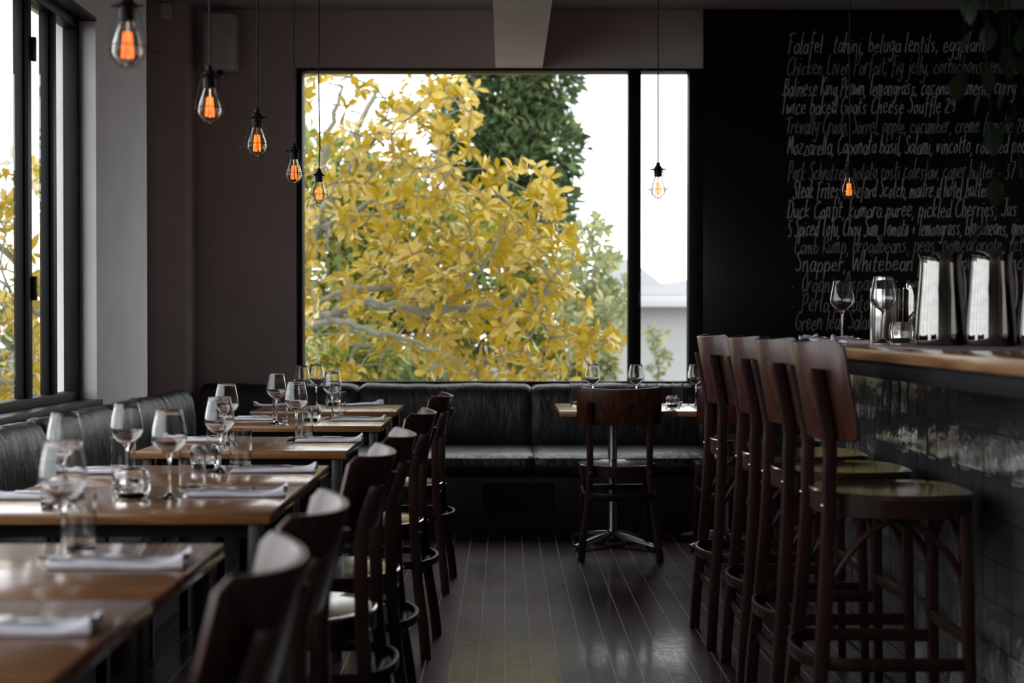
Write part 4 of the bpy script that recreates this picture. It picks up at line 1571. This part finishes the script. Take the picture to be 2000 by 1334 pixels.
A = lambda x, y, d: tuple(at(x, y, d))
rnd = random.Random(77)
G0 = -3.6        # street level, one floor down
trunk_top = (-2.75, 12.3, 0.75)
limbs = [
    (None, [(-3.0, 12.9, G0), (-2.95, 12.7, -2.0), (-2.85, 12.5, -0.6), trunk_top], 0.20, 0.13),
    (0, [trunk_top, A(560, 655, 11.9), A(600, 640, 11.7), A(650, 612, 11.5), A(712, 593, 11.3), A(770, 596, 11.2), A(850, 613, 11.3), A(920, 596, 11.4), A(1000, 590, 11.5), A(1060, 575, 11.6)], 0.06, 0.012),
    (0, [A(850, 612, 11.3), A(905, 565, 11.25), A(955, 505, 11.2), A(985, 440, 11.3)], 0.024, 0.008),
    (0, [trunk_top, A(575, 615, 12.1), A(640, 580, 12.0), A(690, 563, 11.8), A(745, 560, 11.7), A(800, 520, 11.7)], 0.035, 0.01),
    (0, [trunk_top, A(560, 560, 12.6), A(600, 480, 12.7), A(640, 400, 12.6), A(690, 320, 12.5), A(705, 245, 12.5), A(740, 165, 12.6)], 0.06, 0.018),
    (0, [A(600, 480, 12.7), A(655, 425, 12.0), A(730, 398, 11.6), A(800, 402, 11.5), A(850, 372, 11.5), A(885, 330, 11.6)], 0.03, 0.008),
    (0, [A(600, 480, 12.7), A(625, 360, 12.9), A(645, 260, 13.0), A(670, 170, 13.0)], 0.045, 0.015),
    (0, [A(690, 320, 12.5), A(740, 260, 12.2), A(800, 215, 12.1), A(870, 165, 12.1)], 0.028, 0.008),
    (0, [A(600, 640, 11.7), A(660, 625, 11.2), A(730, 645, 10.9), A(790, 655, 10.8), A(860, 690, 10.8)], 0.035, 0.008),
    (0, [A(650, 612, 11.5), A(700, 650, 11.3), A(690, 700, 11.3), A(640, 735, 11.3)], 0.02, 0.008),
    (0, [A(745, 560, 11.7), A(850, 530, 12.2), A(960, 480, 12.3), A(1040, 440, 12.4)], 0.022, 0.007),
    (0, [trunk_top, (-3.3, 11.6, 1.3), (-3.7, 11.0, 1.6), (-4.0, 10.6, 2.1)], 0.07, 0.012),
    (0, [trunk_top, (-3.3, 11.2, 0.9), (-3.6, 10.4, 0.8), (-3.6, 9.6, 0.9)], 0.06, 0.012),
    (0, [(-3.3, 11.6, 1.3), (-3.5, 10.6, 1.3), (-3.5, 10.0, 1.5)], 0.03, 0.01),
]
crown = [(585, 135), (930, 135), (935, 210), (920, 290), (960, 330), (1050, 320), (1085, 365), (1100, 430), (1130, 470), (1125, 560), (1150, 600), (1150, 650),
         (1180, 690), (1130, 720), (1120, 760), (980, 765), (850, 762), (800, 700), (720, 690), (680, 760), (585, 765)]
holes = [(660, 230, 75, 120, 0.72), (650, 520, 55, 60, 0.75), (640, 690, 70, 45, 0.6), (760, 720, 70, 45, 0.85), (760, 320, 60, 40, 0.4), (700, 620, 90, 25, 0.8)]
tg = scatter(crown, 440, 10.9, 13.0, rnd, 0.14, holes)
tg += scatter([(1120, 640), (1195, 650), (1215, 680), (1130, 700)], 8, 11.0, 11.8, rnd, 0.1)
tg += scatter([(-180, 300), (60, 290), (85, 250), (90, 790), (-180, 790)], 150, 9.6, 12.0, rnd, 0.15)
bare = scatter([(590, 140), (780, 140), (800, 300), (700, 420), (590, 560)], 60, 11.6, 13.2, rnd, 0.12)
bare += scatter([(590, 560), (900, 600), (1000, 700), (700, 740), (590, 740)], 40, 11.0, 12.5, rnd, 0.15)
tree('magnolia_tree', 'large magnolia with yellow leaves and pale lichened branches outside the window', limbs, tg, 3, 'magnolia', 'bark', 8, 0.135, 0.058, tip_r=0.0055, ex=2.9, bare=bare)

# loose pale green tree at the right of the big pane
rnd = random.Random(8)
lim = [(None, [(1.0, 15.2, G0), (0.95, 15.1, -1.5), (0.9, 15, 0.2)], 0.12, 0.07),
       (0, [(0.9, 15, 0.2), A(1140, 600, 15), A(1165, 520, 15), A(1150, 455, 15)], 0.04, 0.012),
       (0, [(0.9, 15, 0.2), A(1180, 620, 15), A(1205, 570, 15)], 0.03, 0.01)]
tg = scatter([(1110, 440), (1170, 425), (1200, 500), (1228, 540), (1226, 660), (1180, 690), (1100, 690), (1060, 560)], 150, 14.4, 15.8, rnd, 0.12)
tree('pale_tree', 'loose pale green tree before the white house', lim, tg, 4, 'pale_leaf', 'bark', 8, 0.13, 0.055)


def bushy(name, label, base, lobes_, seed, mat, n, L, W, cat='tree', trunk=None, group=None):
    """dense crown: leaves thrown over lumpy lobes; a trunk and limbs hold the lobes"""
    rnd = random.Random(seed)
    base = Vector(base)
    t = thing(name, label, cat, base, 0, group)
    bm = bmesh.new()
    tot = sum(r[0] * r[2] for c, r in lobes_)
    for c, r in lobes_:
        c = Vector(c) - base
        for k in range(int(n * r[0] * r[2] / tot)):
            while True:
                q = Vector((rnd.gauss(0, 1), rnd.gauss(0, 1), rnd.gauss(0, 1)))
                if q.length > 0.1:
                    break
            q.normalize()
            lump = 1 + 0.13 * math.sin(q.x * 7 + c.x * 3) * math.sin(q.z * 8 + c.z) + 0.08 * math.sin(q.y * 13 + q.x * 11)
            f = lump * (1 - 0.55 * rnd.random() ** 2)
            p = c + Vector((q.x * r[0] * f, q.y * r[1] * f, q.z * r[2] * f))
            d = q + Vector((rnd.uniform(-.9, .9), rnd.uniform(-.9, .9), rnd.uniform(-.5, .9)))
            s = rnd.uniform(0.7, 1.3)
            leaf(bm, p, d, Vector((rnd.uniform(-1, 1), rnd.uniform(-1, 1), 1)), L * s, W * s, 0.15, 0.15, 2)
    obj('foliage', bm, mat, t)
    bm = bmesh.new()
    tr = trunk or 0.15
    zc = min(c[2] for c, r in lobes_)
    tube(bm, [(0, 0, 0), (0.05, 0, (zc - base.z) * 0.5), (0, 0.03, zc - base.z)], [tr, tr * 0.8, tr * 0.6], 10)
    for c, r in lobes_:
        c = Vector(c) - base
        m0 = Vector((0, 0.03, zc - base.z - 0.3 * tr))
        tube(bm, [m0, m0.lerp(c, 0.5) + Vector((0.05, 0, 0.05)), c + Vector((0, 0, r[2] * 0.4))], [tr * 0.5, tr * 0.3, tr * 0.1], 6)
    obj('branches', bm, 'dark_bark', t)
    return t


def lobe(px, py, d, rx, rz, ry=None):
    p = at(px, py, d)
    k = d / FPX
    return ((p.x, p.y, p.z), (rx * k, (ry or rx) * k, rz * k))


bushy('dark_evergreen', 'tall dark green evergreen tree rising behind the magnolia', (0.2, 20, G0),
      [lobe(985, 190, 20, 85, 90), lobe(1060, 150, 20, 62, 80), lobe(1075, 290, 20, 62, 75), lobe(1000, 330, 20, 80, 85), lobe(1060, 400, 20, 58, 65), lobe(930, 260, 20, 75, 110), lobe(1000, 60, 20, 110, 100),
       lobe(960, 430, 20, 90, 70)], 5, 'conifer', 11000, 0.20, 0.07, trunk=0.3)
bushy('garden_tree', 'broad mid green tree filling in behind the left of the magnolia', (-1.6, 18, G0),
      [lobe(640, 560, 18, 150, 130), lobe(800, 500, 18, 150, 120), lobe(930, 560, 18, 140, 130), lobe(1060, 620, 18, 100, 120), lobe(760, 640, 18, 180, 120), lobe(740, 400, 18, 90, 80), lobe(640, 380, 18, 90, 110)], 6, 'green_leaf', 10000, 0.19, 0.085, trunk=0.2)
bushy('garden_shrub', 'bright green shrub low outside the window behind the magnolia branches', (-1.45, 14.2, G0),
      [lobe(665, 720, 14.2, 75, 45), lobe(730, 690, 14.2, 55, 40), lobe(620, 770, 14.2, 80, 50)], 7, 'green_leaf', 2400, 0.11, 0.05, 'shrub', 0.05)
bushy('garden_shrub', 'small rounded olive shrub against the white house wall', (1.0, 16.85, G0),
      [lobe(1160, 715, 16.85, 42, 36), lobe(1130, 740, 16.85, 40, 34)], 9, 'pale_leaf', 1300, 0.11, 0.05, 'shrub', 0.04)
bushy('side_tree', 'dark green tree low outside the left window behind the magnolia', (-6.6, 18.0, G0),
      [((-6.4, 18.0, 0.7), (1.6, 1.2, 0.9)), ((-5.4, 18.2, 0.4), (1.4, 1.2, 0.8)), ((-7.6, 17.9, 0.8), (1.4, 1.2, 1.0)), ((-6.0, 18.0, -1.0), (2.4, 1.2, 1.2))], 10, 'conifer', 4500, 0.2, 0.08, trunk=0.15)
bushy('garden_hedge', 'dark clipped hedge at the bottom of the garden beyond the magnolia', (-2.2, 15.4, G0),
      [((x_, 15.4, z_), (0.75, 0.5, 0.8)) for x_ in (-3.4, -2.7, -2.0, -1.3, -0.7) for z_ in (-2.6, -1.3, 0.0)], 12, 'conifer', 7000, 0.2, 0.09, 'hedge', trunk=0.08)
# thin plant before the house wall
rnd = random.Random(21)
pb = at(1283, 720, 20.5)
lim = [(None, [(pb.x, 20.5, G0), (pb.x, 20.5, -1), A(1283, 740, 20.5), A(1285, 690, 20.5), A(1280, 645, 20.5)], 0.02, 0.006),
       (0, [A(1284, 700, 20.5), A(1300, 680, 20.5)], 0.008, 0.004)]
tg = scatter([(1266, 640), (1295, 640), (1310, 690), (1300, 740), (1268, 740)], 26, 20.4, 20.6, rnd, 0.05)
tree('wall_plant', 'thin pale plant standing against the white wall beyond the narrow pane', lim, tg, 5, 'pale_leaf', 'bark', 5, 0.12, 0.05)

# house beyond the garden
hd = 22.0
hs = thing('house', 'white rendered house with a pale grey hipped roof', 'house', (2.6, hd, G0))
x0, x1 = at(1165, 600, hd).x - 2.6, 7.5
ze = at(0, 600, hd).z - G0
zg = at(0, 576, hd).z - G0
obj('wall', boxes((x0, x1, 0.4, 6.0, 0, ze)), 'house_wall', hs, smooth=False)
obj('fascia', boxes((x0 - 0.3, x1 + 0.3, 0.0, 6.4, ze, zg)), 'fascia', hs, bevel=0.02)
bm = bmesh.new()
k = hd / FPX
e = [(x0 - 0.3, 0.0, zg), (x1 + 0.3, 0.0, zg), (x1 + 0.3, 6.4, zg), (x0 - 0.3, 6.4, zg)]
zr = at(0, 538, hd + 3).z - G0
v = [bm.verts.new(p) for p in e] + [bm.verts.new((x0 + 2.3, 3.2, zr)), bm.verts.new((x1 - 2.3, 3.2, zr))]
for f in ((0, 1, 5, 4), (1, 2, 5), (2, 3, 4, 5), (3, 0, 4), (0, 3, 2, 1)):
    bm.faces.new([v[q] for q in f])
obj('roof', bm, 'roof', hs, smooth=False)
bm = bmesh.new()
xa, xb = at(1150, 0, 23).x - 2.6, at(1318, 0, 23).x - 2.6
zt = at(0, 506, 25).z - G0
zl = zg + 0.02
v = [bm.verts.new(p) for p in ((xa, 0.9, zl), (xb, 0.9, zl), (xb, 5.4, zl), (xa, 5.4, zl), (xa + 0.55, 2.9, zt), (xb - 0.55, 2.9, zt))]
for f in ((0, 1, 5, 4), (1, 2, 5), (2, 3, 4, 5), (3, 0, 4), (0, 3, 2, 1)):
    bm.faces.new([v[q] for q in f])
obj('upper_roof', bm, 'roof', hs, smooth=False)

gnd = obj('ground', boxes((-160, 160, WB + 0.25, 280, G0 - 0.2, G0), (-40, WLO - 0.05, -20, WB + 0.25, G0 - 0.2, G0), (WLO - 0.05, 40, -20, YF - 0.3, G0 - 0.2, G0)), 'soil', smooth=False)
gnd['kind'] = 'structure'
pier = obj('trim_4', boxes((-2.26, WLO, 7.3, 7.4, 0, ZC)), 'concrete', smooth=False)
pier['kind'] = 'structure'
for k, (za, zb) in enumerate(((3.35, 3.9), (3.12, 3.62), (2.85, 3.3))):
    bm = bmesh.new()
    pts = []
    for q in range(13):
        s = q / 12
        pts.append((-14 + 9.5 * s, 24.0 - 3 * s, za + 1.4 - (za + 1.4 - zb + 1.2) * s * 0.9 + 0.0 - 0.35 * math.sin(PI * s)))
    tube(bm, pts, 0.012, 6)
    tag(obj('power_line', bm, 'cable'), ('highest', 'middle', 'lowest')[k] + ' of the three overhead power lines seen through the left window', 'cable', 'overhead power lines')

# hanging vine at the top right
vt = thing('hanging_vine', 'blurred dark green vine trailing from the ceiling at the top right', 'plant', (1.12, 3.25, ZC))
rnd = random.Random(31)
bs, bl = bmesh.new(), bmesh.new()
hook = Vector((1.12, 3.25, ZC))
VD = 3.25
ends = [(1948, 420), (1880, 130), (1985, 290), (1920, 175), (1970, 165), (1900, 60), (2012, 150), (2010, 420), (1960, 90), (1995, 100)]
for ex, ey in ends:
    e = at(ex, ey, VD + rnd.uniform(-0.2, 0.25)) - hook
    pts = catmull([(rnd.uniform(-.03, .03), rnd.uniform(-.03, .03), 0), (e.x * 0.8 + rnd.uniform(-.04, .04), e.y * 0.5, -0.12), (e.x + rnd.uniform(-.04, .04), e.y * 0.8, e.z * 0.55), (e.x, e.y, e.z)], 6)
    tube(bs, pts, 0.0016, 6)
    L = 0
    for i in range(3, len(pts)):
        if rnd.random() < (0.75 if pts[i].z > -1.15 else 0.5) or i == len(pts) - 1:
            a = rnd.uniform(0, 6.28)
            d = Vector((math.cos(a) * 0.6, math.sin(a) * 0.6, rnd.uniform(-1.2, -0.4)))
            leaf(bl, pts[i], d, Vector((math.cos(a), math.sin(a), 0.6)), rnd.uniform(0.06, 0.10), rnd.uniform(0.03, 0.045), 0.1, 0.2)
obj('stems', bs, 'vine_stem', vt)
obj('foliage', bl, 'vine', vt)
